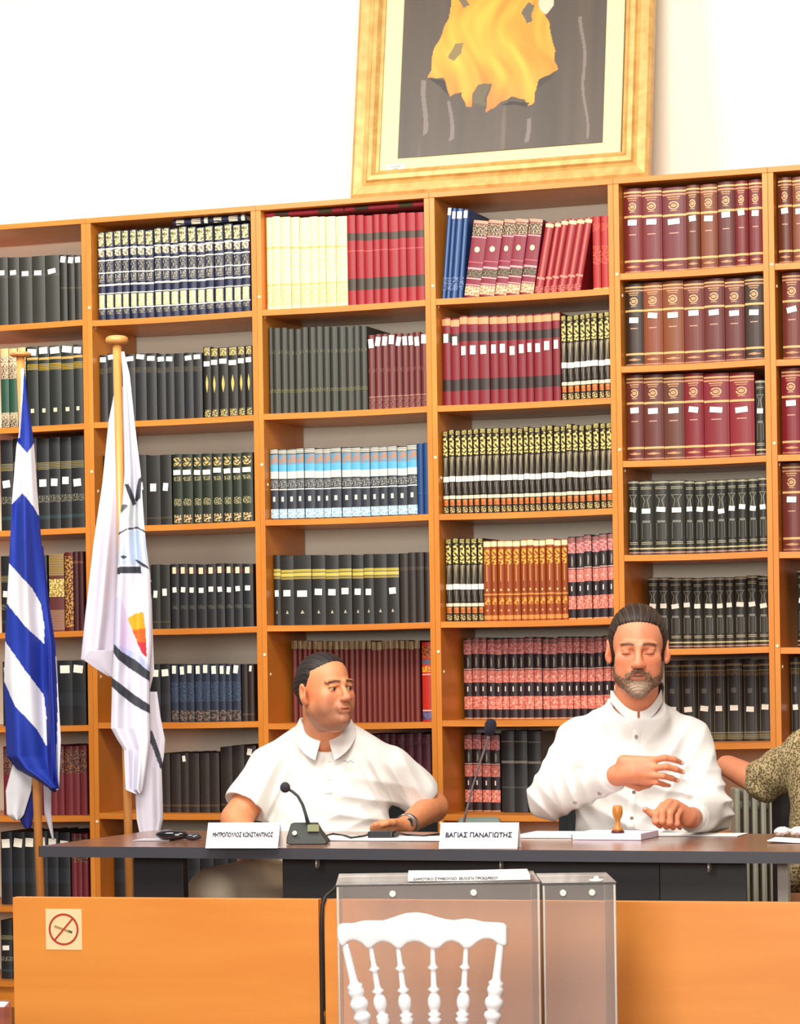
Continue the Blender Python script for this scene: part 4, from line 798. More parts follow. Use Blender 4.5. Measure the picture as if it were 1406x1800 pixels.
MB().tube([((x + 2) * s_, .02 - .0015 * i, (1484 - y) * s_) for i, (x, y) in enumerate(nk)], [.006, .0045, .0042, .004, .004, .004], 12).build('gooseneck', mat('#3a3c3c', .45), mk)
MB().sphere((-37 * s_, .01, (1484 - 1384) * s_), (.0145, .0145, .015), 20).build('windscreen', mat('#35323a', .95), mk)
# cable and black adapter
def tt(px, py, h=.004): q = on(px, py); return (q[0], q[1], TTOP + h)
tag(MB().tube([tt(566, 1474), tt(585, 1468), tt(604, 1471), tt(618, 1476, .006), tt(640, 1472), tt(655, 1466)], .0028, 8).build('microphone_cable', mat('#17171a', .5)), 'black microphone cable curling behind the desk microphone', 'cable')
tag(MB().tube([tt(690, 1465, .006), tt(715, 1470), tt(745, 1472), tt(775, 1468), tt(800, 1463)], .003, 8).build('adapter_cable', mat('#17171a', .5)), 'black cable running from the adapter behind the second name plate', 'cable')
a = on(670, 1474); ad = thing('power_adapter', 'flat black adapter box lying behind the papers of the polo-shirted man', 'adapter', (a[0], a[1], TTOP), .1)
MB().box((-.04, 0, .0005), (.032, .05, .020), .004).build('case', mat('#1c1d20', .4), ad); MB().box((.0325, .01, .004), (.045, .03, .014), .002).build('plug', mat('#2b2c30', .4), ad)
# tall microphone behind the second name plate
a = on(812, 1478); D_ = float((a - CAM) @ FW); s_ = D_ / FPX; mk = thing('tall_microphone', 'tall thin black microphone leaning right behind the second name plate', 'microphone', (a[0], a[1], TTOP), TH)
MB().lathe([(.045, 0), (.045, .006), (.03, .018), (.012, .024)], seg=24).build('base', GRM, mk)
MB().tube([(0, 0, .0245), (8 * s_, 0, 50 * s_), (20 * s_, 0, 95 * s_), (33 * s_, 0, 135 * s_), (48 * s_, 0, 178 * s_), (51 * s_, 0, 190 * s_)], [.004, .0035, .003, .003, .004, .006], 12).build('stem', mat('#6a5c5e', .3, .3), mk)
MB().lathe([(.006, -.004), (.014, .002), (.0165, .014), (.0165, .03), (.012, .041), (.004, .045)], at=(50 * s_, 0, 186 * s_), axis=(.2, 0, 1), seg=18).build('windscreen', mat('#1d1a28', .95), mk)
# black pouch and spectacles at the left end
a = on(298, 1478); pc = thing('spectacle_case', 'shiny black rounded case lying beside the first name plate', 'case', (a[0], a[1] + .02, TTOP), .05)
MB().sphere((0, 0, .016), (.05, .028, .016), 28).build('shell', mat('#15151a', .15, coat=.6), pc); MB().sphere((.058, .01, .011), (.028, .02, .011), 20).build('clasp_end', mat('#33363c', .2, coat=.5), pc)
pp_ = on(262, 1478); tag(sheet('paper', 'grey loose sheet at the left end of the table below the white flag', 'papers', (pp_[0], pp_[1] + .05, 0), .11, .1, TTOP, .1, .0015, '#bdbac0'), None, None)
# ------------------------------------------------------------ ribbed radiator between the bearded man and the woman
D_ = 9.28; xa, xb, zt = W(1284, 1380, D_), W(1390, 1380, D_), W(1335, 1384, D_)[2]; c = (xa + xb) / 2; wr = float(np.linalg.norm((xb - xa)[:2])); RAD = mat('#a8a492', .4)
rd = thing('radiator', 'grey ribbed radiator standing behind the table between bearded man and woman', 'radiator', (c[0], c[1], DAIS), TH)
nf = 7
for k in range(nf):
    x = -wr / 2 + wr * (k + .5) / nf; MB().box((x - .0085, -.07, .07), (x + .0085, .07, zt - DAIS), .008).build('fin', RAD, rd)
MB().tube([(-wr / 2, 0, .10), (wr / 2, 0, .10)], .02, 14).build('lower_pipe', RAD, rd); MB().tube([(-wr / 2, 0, zt - DAIS - .06), (wr / 2, 0, zt - DAIS - .06)], .018, 14).build('upper_pipe', RAD, rd)
for sx in (-1, 1): MB().box((sx * wr * .35 - .01, -.11, 0), (sx * wr * .35 + .01, .11, .0695), .004).build('foot', mat('#2a2a28', .5), rd)
# ------------------------------------------------------------ office chairs behind the table
def office(px, py_top, D, w, lab, cm, rz=TH, hb=.5, tilt=0):
    p = W(px, py_top, D); t = thing('office_chair', lab, 'chair', (p[0], p[1], DAIS), rz); zt = p[2] - DAIS; BK = mat('#141416', .5)
    m = MB().box((-w / 2, -.03, zt - hb), (w / 2, .03, zt), .028)
    for v_ in m.bm.verts: v_.co.y -= .9 * v_.co.x ** 2; 
    m.build('backrest', cm, t); sw = min(.24, w * .5 + .08); MB().box((-sw, -.5, .41), (sw, -.06, .48), .03).build('seat', cm, t)
    MB().tube([(0, .02, zt - hb + .1), (0, .045, .45), (0, -.1, .395), (0, -.25, .395)], .018).build('back_bar', BK, t); MB().tube([(0, -.26, .06), (0, -.26, .40)], .025).build('gas_column', BK, t)
    for k in range(5): a = 2 * math.pi * k / 5; l = MB().tube([(0, -.26, .075), (.22 * math.cos(a), -.26 + .22 * math.sin(a), .05)], [.02, .014]).build('base_leg', BK, t); MB().sphere((.22 * math.cos(a), -.26 + .22 * math.sin(a), .0255), (.025, .025, .0245), 14).build('caster', BK, l)
    return t

# polished wooden chair, only the top of its back reaches the lower left corner
pc_ = W(-12, 1758, 6.3); wc = thing('wooden_chair', 'glossy reddish-brown wooden chair, rounded back top in the lower left corner', 'chair', (pc_[0], pc_[1], 0), TH); RW = wood('cherry_wood', '#7c3a28', '#9c5238', (3, 3, 20), .18, .6); h_ = pc_[2]
m = MB().box((-.21, -.015, h_ - .16), (.04, .015, h_), .014); m.build('backrest', RW, wc)
for x in (-.19, .02): MB().tube([(x, 0, 0), (x, 0, h_ - .161)], .016).build('leg', RW, wc); MB().tube([(x, .36, 0), (x, .36, .43)], .016).build('leg', RW, wc)
MB().box((-.21, .018, .431), (.04, .38, .46), .01).build('seat', RW, wc)
# ------------------------------------------------------------ implicit bodies -> one continuous surface each
class Vol:
    def __init__(s, lo, hi, vx):
        s.lo = np.array(lo, np.float32); s.vx = vx; s.n = np.ceil((np.array(hi) - np.array(lo)) / vx).astype(int) + 1
        s.F = np.full(s.n, .05, np.float32)
        s.ax = [s.lo[i] + vx * np.arange(s.n[i], dtype=np.float32) for i in range(3)]
    def reg(s, c, r):
        a = np.clip(np.floor((np.array(c) - r - s.lo) / s.vx).astype(int), 0, s.n); b = np.clip(np.ceil((np.array(c) + r - s.lo) / s.vx).astype(int) + 1, 0, s.n)
        if (b <= a).any(): return None, None
        sl = tuple(slice(a[i], b[i]) for i in range(3))
        return sl, np.stack(np.meshgrid(*[s.ax[i][sl[i]] for i in range(3)], indexing='ij'), -1)
    def put(s, sl, d, k, op):
        A = s.F[sl]
        if op == 'add':
            h = np.clip(.5 + .5 * (A - d) / k, 0, 1); s.F[sl] = A * (1 - h) + d * h - k * h * (1 - h)
        else:
            h = np.clip(.5 - .5 * (A + d) / k, 0, 1); s.F[sl] = A * (1 - h) - d * h + k * h * (1 - h)
    def cap(s, a, b, r1, r2=None, k=.01, op='add', M=None, flat=None):
        a, b = np.array(a, float), np.array(b, float); r2 = r1 if r2 is None else r2
        if M is not None: a, b = M.pt(a), M.pt(b); r1, r2, k = r1 * M.s, r2 * M.s, k * M.s
        sl, P = s.reg((a + b) / 2, np.linalg.norm(b - a) / 2 + max(r1, r2) + k * 2 + .006)
        if sl is None: return
        ba = b - a; h = np.clip(((P - a) @ ba) / max(ba @ ba, 1e-9), 0, 1); q = P - a - h[..., None] * ba
        if flat is not None:
            n, f_ = flat; n = np.array(n, float); n /= np.linalg.norm(n); q = q + (q @ n)[..., None] * n * (1 / f_ - 1)
        s.put(sl, (np.linalg.norm(q, axis=-1) - (r1 + (r2 - r1) * h)).astype(np.float32), k, op)
    def ell(s, c, r, k=.01, op='add', M=None, R=None):
        c, r = np.array(c, float), np.array(r, float); Q = np.eye(3) if R is None else np.array(R)
        if M is not None: c = M.pt(c); r = r * M.s; k = k * M.s; Q = M.R @ Q
        sl, P = s.reg(c, r.max() + k * 2 + .006)
        if sl is None: return
        q = (P - c) @ Q; k0 = np.linalg.norm(q / r, axis=-1); k1 = np.linalg.norm(q / r ** 2, axis=-1) + 1e-9
        s.put(sl, (k0 * (k0 - 1) / k1).astype(np.float32), k, op)
    def cut(s, c, n, k=.004):          # keep the side opposite to n
        n = np.array(n, float); n /= np.linalg.norm(n); P = np.stack(np.meshgrid(*s.ax, indexing='ij'), -1); d = ((P - np.array(c)) @ n).astype(np.float32); s.F = np.maximum(s.F, d)
    def warp(s, fn):
        sl = tuple(slice(0, n) for n in s.n); P = np.stack(np.meshgrid(*s.ax, indexing='ij'), -1); near = np.abs(s.F) < .03; s.F[near] += fn(P[near]).astype(np.float32)
    def neck_open(s, nb, zb, zf, r=.10):
        sl, P = s.reg(nb + np.array([0, 0, .05]), .16); q = P - nb; rr = np.hypot(q[..., 0], q[..., 1])
        zp = zf + (zb - zf) * np.clip((q[..., 1] + .085) / .11, 0, 1); reg = np.maximum(rr - r, zp - q[..., 2]); s.F[sl] = np.maximum(s.F[sl], -reg.astype(np.float32))
    def mesh(s):
        F = s.F; I = F < 0; n = s.n; act = np.zeros(n - 1, bool); al = np.ones(n - 1, bool)
        for dx in (0, 1):
            for dy in (0, 1):
                for dz in (0, 1):
                    q = I[dx:n[0] - 1 + dx, dy:n[1] - 1 + dy, dz:n[2] - 1 + dz]; act |= q; al &= q
        act &= ~al; ijk = np.argwhere(act); idx = np.full(n - 1, -1, np.int32); idx[act] = np.arange(len(ijk))
        acc = np.zeros((len(ijk), 3)); cnt = np.zeros(len(ijk)); cs = [(a, b, c) for a in (0, 1) for b in (0, 1) for c in (0, 1)]
        for a in cs:
            for d in range(3):
                if a[d]: continue
                b = list(a); b[d] = 1; f0 = F[ijk[:, 0] + a[0], ijk[:, 1] + a[1], ijk[:, 2] + a[2]]; f1 = F[ijk[:, 0] + b[0], ijk[:, 1] + b[1], ijk[:, 2] + b[2]]
                m = (f0 < 0) != (f1 < 0); t = np.where(m, f0 / np.where(m, f0 - f1, 1), 0); p = np.tile(np.array(a, float), (len(ijk), 1)); p[:, d] = t; acc[m] += p[m]; cnt[m] += 1
        V = (ijk + acc / np.maximum(cnt, 1)[:, None]) * s.vx + s.lo; Q = []
        for d in range(3):
            o1, o2 = (d + 1) % 3, (d + 2) % 3; sl0 = [slice(1, n[i] - 1) for i in range(3)]; sl1 = list(sl0); sl0[d] = slice(0, n[d] - 1); sl1[d] = slice(1, n[d])
            A, Bq = I[tuple(sl0)], I[tuple(sl1)]; e = np.argwhere(A != Bq); off = np.array([1, 1, 1]); off[d] = 0; e = e + off; ins = I[e[:, 0], e[:, 1], e[:, 2]]
            def at(a, b): g = e.copy(); g[:, o1] -= a; g[:, o2] -= b; return idx[g[:, 0], g[:, 1], g[:, 2]]
            q = np.stack([at(0, 0), at(1, 0), at(1, 1), at(0, 1)], 1); q[~ins] = q[~ins][:, ::-1]; Q.append(q)
        return V, np.concatenate(Q)[:, ::-1]
def fast_mesh(name, V, Q, m, parent=None, cols=None, smooth_it=2):
    # light Laplacian smoothing
    V = V.copy(); n = len(V)
    e = np.concatenate([Q[:, [0, 1]], Q[:, [1, 2]], Q[:, [2, 3]], Q[:, [3, 0]]]); 
    for _ in range(smooth_it):
        acc = np.zeros_like(V); c = np.zeros(n)
        for i, j in ((0, 1), (1, 0)):
            for ax in range(3): acc[:, ax] += np.bincount(e[:, i], weights=V[e[:, j], ax], minlength=n)
            c += np.bincount(e[:, i], minlength=n)
        V = V * .5 + .5 * acc / np.maximum(c, 1)[:, None]
    me = bpy.data.meshes.new(name); me.vertices.add(n); me.vertices.foreach_set('co', V.astype(np.float32).ravel())
    me.loops.add(len(Q) * 4); me.loops.foreach_set('vertex_index', Q.astype(np.int32).ravel()); me.polygons.add(len(Q)); me.polygons.foreach_set('loop_start', np.arange(0, len(Q) * 4, 4, dtype=np.int32))
    me.polygons.foreach_set('use_smooth', np.ones(len(Q), bool)); me.update(calc_edges=True); me.validate()
    me.materials.append(m); o = bpy.data.objects.new(name, me); C.objects.link(o)
    if parent: o.parent = parent
    if cols is not None: set_cols(o, cols(V) if callable(cols) else cols)
    return o
class Fr:   # head frame: local (x right in view, y away from the viewer, z up) -> volume
    def __init__(s, o, yaw=0, pitch=0, roll=0, sc=1.0):
        s.o = np.array(o, float); s.s = sc
        s.R = np.array(Matrix.Rotation(roll, 3, 'Y') @ Matrix.Rotation(yaw, 3, 'Z') @ Matrix.Rotation(pitch, 3, 'X'))
    def pt(s, p): return s.o + s.s * (s.R @ np.array(p, float))
    def inv(s, V): return ((V - s.o) @ s.R) / s.s
def head(v, M, heavy=0.0, nose=1.0, closed=False, long=1.0):
    E, K = lambda *a, **k: v.ell(*a, M=M, **k), lambda *a, **k: v.cap(*a, M=M, **k)
    E((0, .018, .036), (.075, .096, .084), k=.01); E((0, -.018, -.03), (.062 + heavy * .5, .068, .088 * long), k=.02)
    E((0, -.03, -.082 * long), (.044 + heavy, .046, .034), k=.02)
    for s in (-1, 1):
        E((s * .046, .0, -.062 * long), (.02 + heavy, .03, .026), k=.025); E((s * .043, -.055, -.02), (.02, .017, .018), k=.02); E((s * (.04 + heavy), -.045, -.05), (.02, .02, .028), k=.02)
        E((s * .032, -.088, .004), (.019, .014, .0125), k=.012, op='sub')
        E((s * .0315, -.070, .001), (.0135, .0135, .0125), k=.003)
        if not closed: E((s * .0315, -.088, .0005), (.0125, .012, .0029), k=.0025, op='sub')
        K((s * .012, -.083, .021), (s * .048, -.072, .024), .0085, .006, k=.012)
        K((s * .018, -.084, .0145 if closed else .012), (s * .045, -.075, .010), .0035, .003, k=.005)
        E((s * .0115 * nose, -.098, -.034), (.0085 * nose, .011, .0075), k=.006)
        E((s * .0065, -.101, -.0415), (.003, .005, .003), k=.003, op='sub')
        # ear
        E((s * .081, .018, -.006), (.010, .021, .035), k=.005, R=np.array(Matrix.Rotation(s * .35, 3, 'Z') @ Matrix.Rotation(-.2, 3, 'X')))
        E((s * .088, .012, -.002), (.006, .010, .018), k=.005, op='sub'); E((s * .079, .008, -.033), (.006, .008, .010), k=.006)
    K((0, -.083, .014), (0, -.104, -.026), .0065, .0105 * nose, k=.012); E((0, -.108, -.031), (.0115 * nose, .011, .010), k=.007)
    E((0, -.082, -.058), (.026, .014, .018), k=.014)
    K((-.019, -.088, -.0605), (.019, -.088, -.0605), .0048, k=.006); E((0, -.0925, -.0605), (.012, .006, .0045), k=.005); K((-.016, -.0865, -.0705), (.016, -.0865, -.0705), .0056, k=.006); E((0, -.090, -.071), (.012, .006, .005), k=.005)
    K((-.022, -.0945, -.0655), (.022, -.0945, -.0655), .0017, k=.0025, op='sub')
    E((0, -.078, -.096 * long), (.02, .016, .016), k=.016)
def sm(x, a, b): t = np.clip((x - a) / (b - a), 0, 1); return t * t * (3 - 2 * t)
def skin_cols(M, base, stub=None, stub_amt=0.0, brow='#2a1c14', lipc='#b05a48', brow_amt=.9, closed=False, ym=.0):
    base = np.array(lin(base))
    def fn(V):
        q = M.inv(V); x, y, z = q[:, 0], q[:, 1], q[:, 2]; c = np.tile(base, (len(V), 1)); front = sm(-y, .0, .05)
        inh = (np.abs(x) < .12) & (z > -.13) & (z < .14) & (np.abs(y) < .14)
        c *= (1 + .05 * vnoise(x * 90, z * 90 + y * 70, 4))[:, None]
        red = np.exp(-((x / .018) ** 2 + ((z + .03) / .02) ** 2)) + .8 * np.exp(-(((np.abs(x) - .045) / .02) ** 2 + ((z + .028) / .02) ** 2)) + .6 * sm(np.abs(x), .078, .086)
        c = c * (1 - (.35 * red * inh)[:, None]) + np.array(lin('#c9644a')) * (.35 * red * inh)[:, None]
        lip = np.exp(-((x / .02) ** 4 + ((z + .0655) / .009) ** 4)) * (y < -.075) * inh; c = c * (1 - .7 * lip[:, None]) + np.array(lin(lipc)) * .7 * lip[:, None]
        mo = np.exp(-((x / .022) ** 6 + ((z + .0655) / .0022) ** 2)) * (y < -.07) * inh; c = c * (1 - .8 * mo[:, None]) + np.array(lin('#4a1d16')) * .8 * mo[:, None]
        if stub is not None:
            a = stub_amt * sm(-z, .008, .075) * inh * sm(.11 - y - .06, 0, .03) * (1 - lip) ; c = c * (1 - a[:, None]) + np.array(lin(stub)) * a[:, None]
        ax_ = np.abs(x); br = np.exp(-(((z - .0245 + .14 * np.abs(ax_ - .026)) / .0052) ** 2)) * sm(ax_, .008, .014) * sm(.054 - ax_, 0, .01) * (y < -.055) * inh * brow_amt; c = c * (1 - br[:, None]) + np.array(lin(brow)) * br[:, None]
        if closed: ey = np.exp(-(((z + .0045 + 6 * (ax_ - .0315) ** 2) / .0016) ** 2)) * sm(.0145 - np.abs(ax_ - .0315), 0, .003) * (y < -.055) * inh
        else: ey = np.exp(-(((z - .0055 + 9 * (ax_ - .0315) ** 2) / .0022) ** 2)) * sm(.0155 - np.abs(ax_ - .0315), 0, .003) * (y < -.055) * inh
        c = c * (1 - .85 * ey[:, None]) + np.array(lin('#1d110c')) * .85 * ey[:, None]
        return c
    return fn
def eyes(t, M, look=(0, 0), iris='#3a2214'):
    for s in (-1, 1):
        m = MB().sphere((0, 0, 0), .0118 * M.s, 28); d = Vector((look[0], -1, look[1])).normalized(); o = m.build('eye', [mat('#8f7c6e', .35), mat(iris, .2), mat('#080606', .15)], t, loc=M.pt((s * .0315, -.0712, .001)))
        d = Vector(M.R @ np.array(d))
        for p in o.data.polygons:
            a = p.center.normalized().dot(d); p.material_index = 2 if a > .95 else 1 if a > .80 else 0
SKIN = vcol('skin', .5, .12, (350, .08)); CLOTH = None
def cloth_mat(name, colr, scale=900, strength=.12):
    m = mat(colr, .8, key=name); N, L, b = nodes(m); t = N.new('ShaderNodeTexNoise'); t.inputs['Scale'].default_value = scale; tc = N.new('ShaderNodeTexCoord'); L.new(tc.outputs['Object'], t.inputs['Vector'])
    bp = N.new('ShaderNodeBump'); bp.inputs['Strength'].default_value = strength; bp.inputs['Distance'].default_value = .001; L.new(t.outputs[0], bp.inputs['Height']); L.new(bp.outputs[0], b.inputs['Normal']); b.inputs['Sheen Weight'].default_value = .2; return m
class Body:   # local frame: x = view right, y = away from viewer, z = up, origin at the given pixel and depth
    def __init__(s, px, py, D): s.o = W(px, py, D); s.D = D; s.a, s.b = ab(px, py)
    def L(s, px, py, D): d = W(px, py, D) - s.o; return np.array([d @ RT, d @ FW, d[2]])
    def root(s, label):
        t = thing('person', label, 'person', s.o, TH); return t
def hair_from(M, lo, hi, fn, off, vx=.0022, face=None, strands=.0012):
    v = Vol(lo, hi, vx); v.ell((0, .018, .036), (.075 + off, .096 + off, .084 + off), M=M, k=.01); fn(v)
    P = np.stack(np.meshgrid(*v.ax, indexing='ij'), -1); q = M.inv(P.reshape(-1, 3)).reshape(P.shape); fd = face(q[..., 0], q[..., 1], q[..., 2]).astype(np.float32); v.F += (off * .85 * np.exp(-np.clip(-fd, 0, 1) / .010)).astype(np.float32); v.F = np.maximum(v.F, fd * M.s)
    n = np.sin(q[..., 0] * 700 + 4 * np.sin(q[..., 1] * 40)) * .5 + np.sin(q[..., 0] * 1100 + q[..., 2] * 300 + 2) * .5; v.F += (strands * n).astype(np.float32); return v.mesh()
def hair_cols(M, a, b):
    def fn(V):
        q = M.inv(V); ang = np.arctan2(q[:, 0], q[:, 2] + .02); n = .5 + .35 * np.sin(ang * 90 + 3 * np.sin(q[:, 1] * 30)) + .3 * np.sin(ang * 41 + q[:, 1] * 20)
        t = np.clip(n, 0, 1)[:, None] ** 2; return np.array(lin(a)) * (1 - t) + np.array(lin(b)) * t
    return fn
HAIRV = vcol('hair_strands', .6)
HAIRM = lambda k, c: (lambda m: (nodes(m)[2].inputs.__getitem__('Roughness').__setattr__('default_value', .5), m)[1])(mat(c, .5, key=k))
# ------------------------------------------------------------ bearded man in the linen shirt
B2 = Body(1118, 1260, 8.35); T2 = B2.root('bearded man in white band-collar shirt gesturing with one hand behind the table'); L2 = B2.L
DH = 8.28
M2 = Fr(L2(1121, 1141, DH), yaw=math.radians(-4), pitch=math.radians(7), roll=math.radians(1), sc=1.04)
v = Vol((-.36, -.62, -.34), (.34, .22, .36), .0027)
head(v, M2, closed=True, nose=1.12, long=1.1)
nb = L2(1118, 1262, 8.37); v.cap(M2.pt((0, .02, -.06)), nb, .060, .066, k=.02); v.ell(nb + [0, .02, -.10], (.14, .07, .08), k=.04); v.ell(nb + [0, .02, -.25], (.13, .08, .16), k=.03)
sL, eL, wL = L2(1014, 1300, 8.42), L2(966, 1402, 8.3), L2(1090, 1362, 7.93)
sR, eR, wR = L2(1214, 1300, 8.42), L2(1250, 1428, 8.28), L2(1212, 1438, 7.88)
for a, b, r1, r2 in ((sL, eL, .048, .04), (eL, wL, .04, .027), (sR, eR, .048, .04), (eR, wR, .04, .028)): v.cap(a, b, r1, r2, k=.015)
def finger(pts, r, k=.004):
    for i in range(len(pts) - 1): v.cap(pts[i], pts[i + 1], r[i], r[i + 1], k=k)
def Q(px, py, D, B=L2): return B(px, py, D)
# raised hand, back of the hand to the viewer
pw, pk = Q(1100, 1362, 7.92), Q(1142, 1352, 7.90)
for (x, y, dd, r) in ((1146, 1338, 7.9, .0135), (1147, 1350, 7.89, .0135), (1144, 1362, 7.89, .013), (1139, 1373, 7.9, .012)): v.cap(Q(1096, 1352 + (y - 1356) * .75, 7.92), Q(x, y, dd), .019, r, k=.012)
v.cap(Q(1084, 1362, 7.94), Q(1112, 1358, 7.91), .028, .024, k=.012)
finger([Q(1146, 1337, 7.9), Q(1168, 1332, 7.87), Q(1185, 1335, 7.88), Q(1198, 1341, 7.90)], [.0105, .0092, .0085, .007])
finger([Q(1147, 1350, 7.89), Q(1171, 1348, 7.86), Q(1188, 1352, 7.87), Q(1200, 1357, 7.89)], [.0105, .0092, .0085, .007])
finger([Q(1144, 1363, 7.89), Q(1165, 1364, 7.865), Q(1180, 1368, 7.88), Q(1190, 1372, 7.90)], [.010, .0088, .008, .0066])
finger([Q(1139, 1373, 7.9), Q(1154, 1375, 7.885), Q(1166, 1379, 7.90), Q(1176, 1381, 7.915)], [.009, .0078, .007, .006])
finger([Q(1104, 1375, 7.93), Q(1122, 1384, 7.96), Q(1138, 1380, 7.985), Q(1150, 1374, 7.99)], [.014, .011, .0095, .008])
# resting hand
rw = Q(1206, 1436, 7.86)
for i, (x, y) in enumerate(((1166, 1420), (1176, 1414), (1187, 1417), (1196, 1425))): v.cap(rw, Q(x, y - 3, 7.80 + i * .012), .022, .013, k=.012)
for i, pts in enumerate(([(1166, 1420, 7.80), (1152, 1434, 7.765), (1152, 1447, 7.76), (1160, 1455, 7.78)], [(1176, 1415, 7.80), (1164, 1430, 7.75), (1164, 1447, 7.745), (1171, 1457, 7.77)], [(1186, 1418, 7.815), (1177, 1433, 7.76), (1177, 1449, 7.755), (1183, 1458, 7.78)], [(1196, 1426, 7.83), (1189, 1439, 7.785), (1190, 1451, 7.78), (1195, 1458, 7.8)])):
    finger([Q(p[0], p[1] - 3, p[2]) for p in pts], [.0115, .0105, .0095, .008] if i < 3 else [.010, .009, .008, .007])
finger([Q(1182, 1446, 7.84), Q(1160, 1442, 7.80), Q(1145, 1430, 7.78), Q(1134, 1423, 7.775)], [.015, .0125, .0105, .0085])
V_, Q_ = v.mesh(); fast_mesh('body', V_, Q_, SKIN, T2, skin_cols(M2, '#dd8c66', None, 0, brow='#43240f', lipc='#9c5444', brow_amt=.95, closed=True))
# nails
for (x, y, D) in ((1199, 1341, 7.892), (1201, 1357, 7.882), (1191, 1372, 7.892), (1134, 1422, 7.766)):
    MB().sphere(Q(x, y, D), (.0045, .0025, .0042), 12).build('fingernail', mat('#e8b8a0', .3), T2)
# hair: long, dark, combed back and tied
def f2(x, y, z):   # keep hair above/behind the hairline
    line = z - (.088 - 4.8 * x * x + .0 * y); fr = np.where(y < -.0 + .0, 1, 1)
    side = y - (-.028 + .25 * np.clip(.06 - z, -1, 1)); return np.minimum(np.maximum(-(z - (.082 - 6 * x * x)), -.5), np.inf) * 0 + np.minimum(-(z - (.083 - 7 * np.abs(x) ** 2.2 * 1.2)), -(y + .035 - .55 * np.clip(.055 - z, 0, 1)))
def hf(v):
    for s in (-1, 1): v.ell((s * .070, .045, .01), (.014, .045, .05), M=M2, k=.012)
    v.ell((0, .085, -.02), (.055, .035, .07), M=M2, k=.03); v.cap((.02, .10, -.05), (.06, .085, -.12), .022, .014, M=M2, k=.02); v.cap((.06, .085, -.12), (.068, .07, -.17), .014, .008, M=M2, k=.01)
V_, Q_ = hair_from(M2, (-.16, -.22, -.08), (.17, .26, .36), hf, .007, face=f2); fast_mesh('hair', V_, Q_, HAIRV, T2, hair_cols(M2, '#150c08', '#4a3222'), 1)['label'] = 'dark hair combed back and tied'
# beard
v = Vol((-.13, -.36, -.06), (.14, .06, .16), .0022)
E = lambda *a, **k: v.ell(*a, M=M2, **k)
E((0, -.034, -.085), (.049, .054, .040), k=.02); E((0, -.068, -.104), (.028, .026, .026), k=.02)
for s in (-1, 1): E((s * .047, -.006, -.062), (.0205, .034, .034), k=.02); E((s * .045, -.03, -.07), (.019, .03, .028), k=.02); v.cap((s * .006, -.098, -.050), (s * .027, -.082, -.066), .0075, .0065, M=M2, k=.005); v.cap((s * .027, -.082, -.066), (s * .030, -.075, -.088), .007, .01, M=M2, k=.01)
E((0, -.092, -.0655), (.019, .02, .0075), k=.004, op='sub'); E((0, -.05, -.02), (.06, .06, .022), k=.01, op='sub')
for s in (-1, 1): E((s * .05, -.055, -.035), (.022, .03, .022), k=.01, op='sub')
P = np.stack(np.meshgrid(*v.ax, indexing='ij'), -1); v.F += (.0011 * (np.sin(P[..., 0] * 900 + 3 * np.sin(P[..., 2] * 200)) + np.sin(P[..., 2] * 700 + P[..., 1] * 500))).astype(np.float32)
V_, Q_ = v.mesh()
def bc2(V):
    q = M2.inv(V); g = np.exp(-((q[:, 0] / .032) ** 2 + ((q[:, 2] + .1) / .03) ** 2)); t = np.clip(g + .25 * vnoise(q[:, 0] * 300, q[:, 2] * 200, 2), 0, 1)[:, None]
    return np.array(lin('#6e4a34')) * (1 - t) + np.array(lin('#b39a84')) * t
fast_mesh('beard', V_, Q_, vcol('beard', .8), T2, bc2, 1)['label'] = 'greying brown beard'
# linen shirt
LIN = cloth_mat('white_linen', '#e2ddd8'); LIN2 = cloth_mat('white_linen_trim', '#e8e4de')
v = Vol((-.40, -.56, -.46), (.40, .30, .14), .0034)
ch_ = nb + np.array([0, .03, -.2]); v.ell(nb + [0, .03, -.085], (.16, .085, .055), k=.04)
for s_, q_ in ((sL, 1), (sR, -1)): v.cap(nb + [-.035 * q_, .03, .012], s_ + [.0, .01, -.004], .052, .054, k=.035)
v.cap(nb + [0, -.006, .0], nb + [0, -.008, .058], .096, .082, k=.02)
v.ell(nb + [0, .02, -.19], (.185, .12, .15), k=.06); v.ell(nb + [-.005, .01, -.33], (.175, .125, .17), k=.06); v.cap(nb + [0, .03, -.45], nb + [0, .05, -.55], .15, .15, k=.05)
v.cap(sL, eL, .060, .064, k=.03); v.cap(eL, eL * .12 + wL * .88, .062, .043, k=.02); v.cap(sR, eR, .060, .060, k=.03); v.cap(eR, eR * .2 + wR * .8, .060, .045, k=.02)
def wr2(P):
    x, y, z = P[:, 0], P[:, 1], P[:, 2]; d = np.zeros(len(P))
    for c, dr, f, amp, R in ((eL, (.8, 0, .6), 150, .0045, .10), ((eL + wL) / 2, (.9, 0, .25), 170, .004, .09), (eR, (.3, 0, 1), 150, .005, .12), (sL + [.06, -.05, -.05], (.8, 0, .6), 110, .0035, .12), (sR + [-.05, -.05, -.08], (-.75, 0, .6), 105, .004, .13), (nb + [-.02, -.1, -.3], (.3, 0, .95), 95, .004, .12), (nb + [.07, -.1, -.38], (-.5, 0, .85), 100, .004, .1)):
        q = P - c; r = np.linalg.norm(q, axis=1); u = q @ np.array(dr); w = x * 12 + y * 9 - z * 7; d += 1.5 * amp * np.exp(-(r / R) ** 2) * (np.abs(np.sin(.5 * f * u + .9 * np.sin(w))) * 2 - 1.2)
    return d + .0016 * vnoise(x * 28, z * 22 + y * 10, 6)
v.warp(wr2)
v.neck_open(nb, .060, .000); v.cap(nb + [0, -.012, .14], nb + [0, -.012, .02], .070, .066, k=.004, op='sub')
V_, Q_ = v.mesh(); shirt2 = fast_mesh('shirt', V_, Q_, LIN, T2)
from mathutils.bvhtree import BVHTree
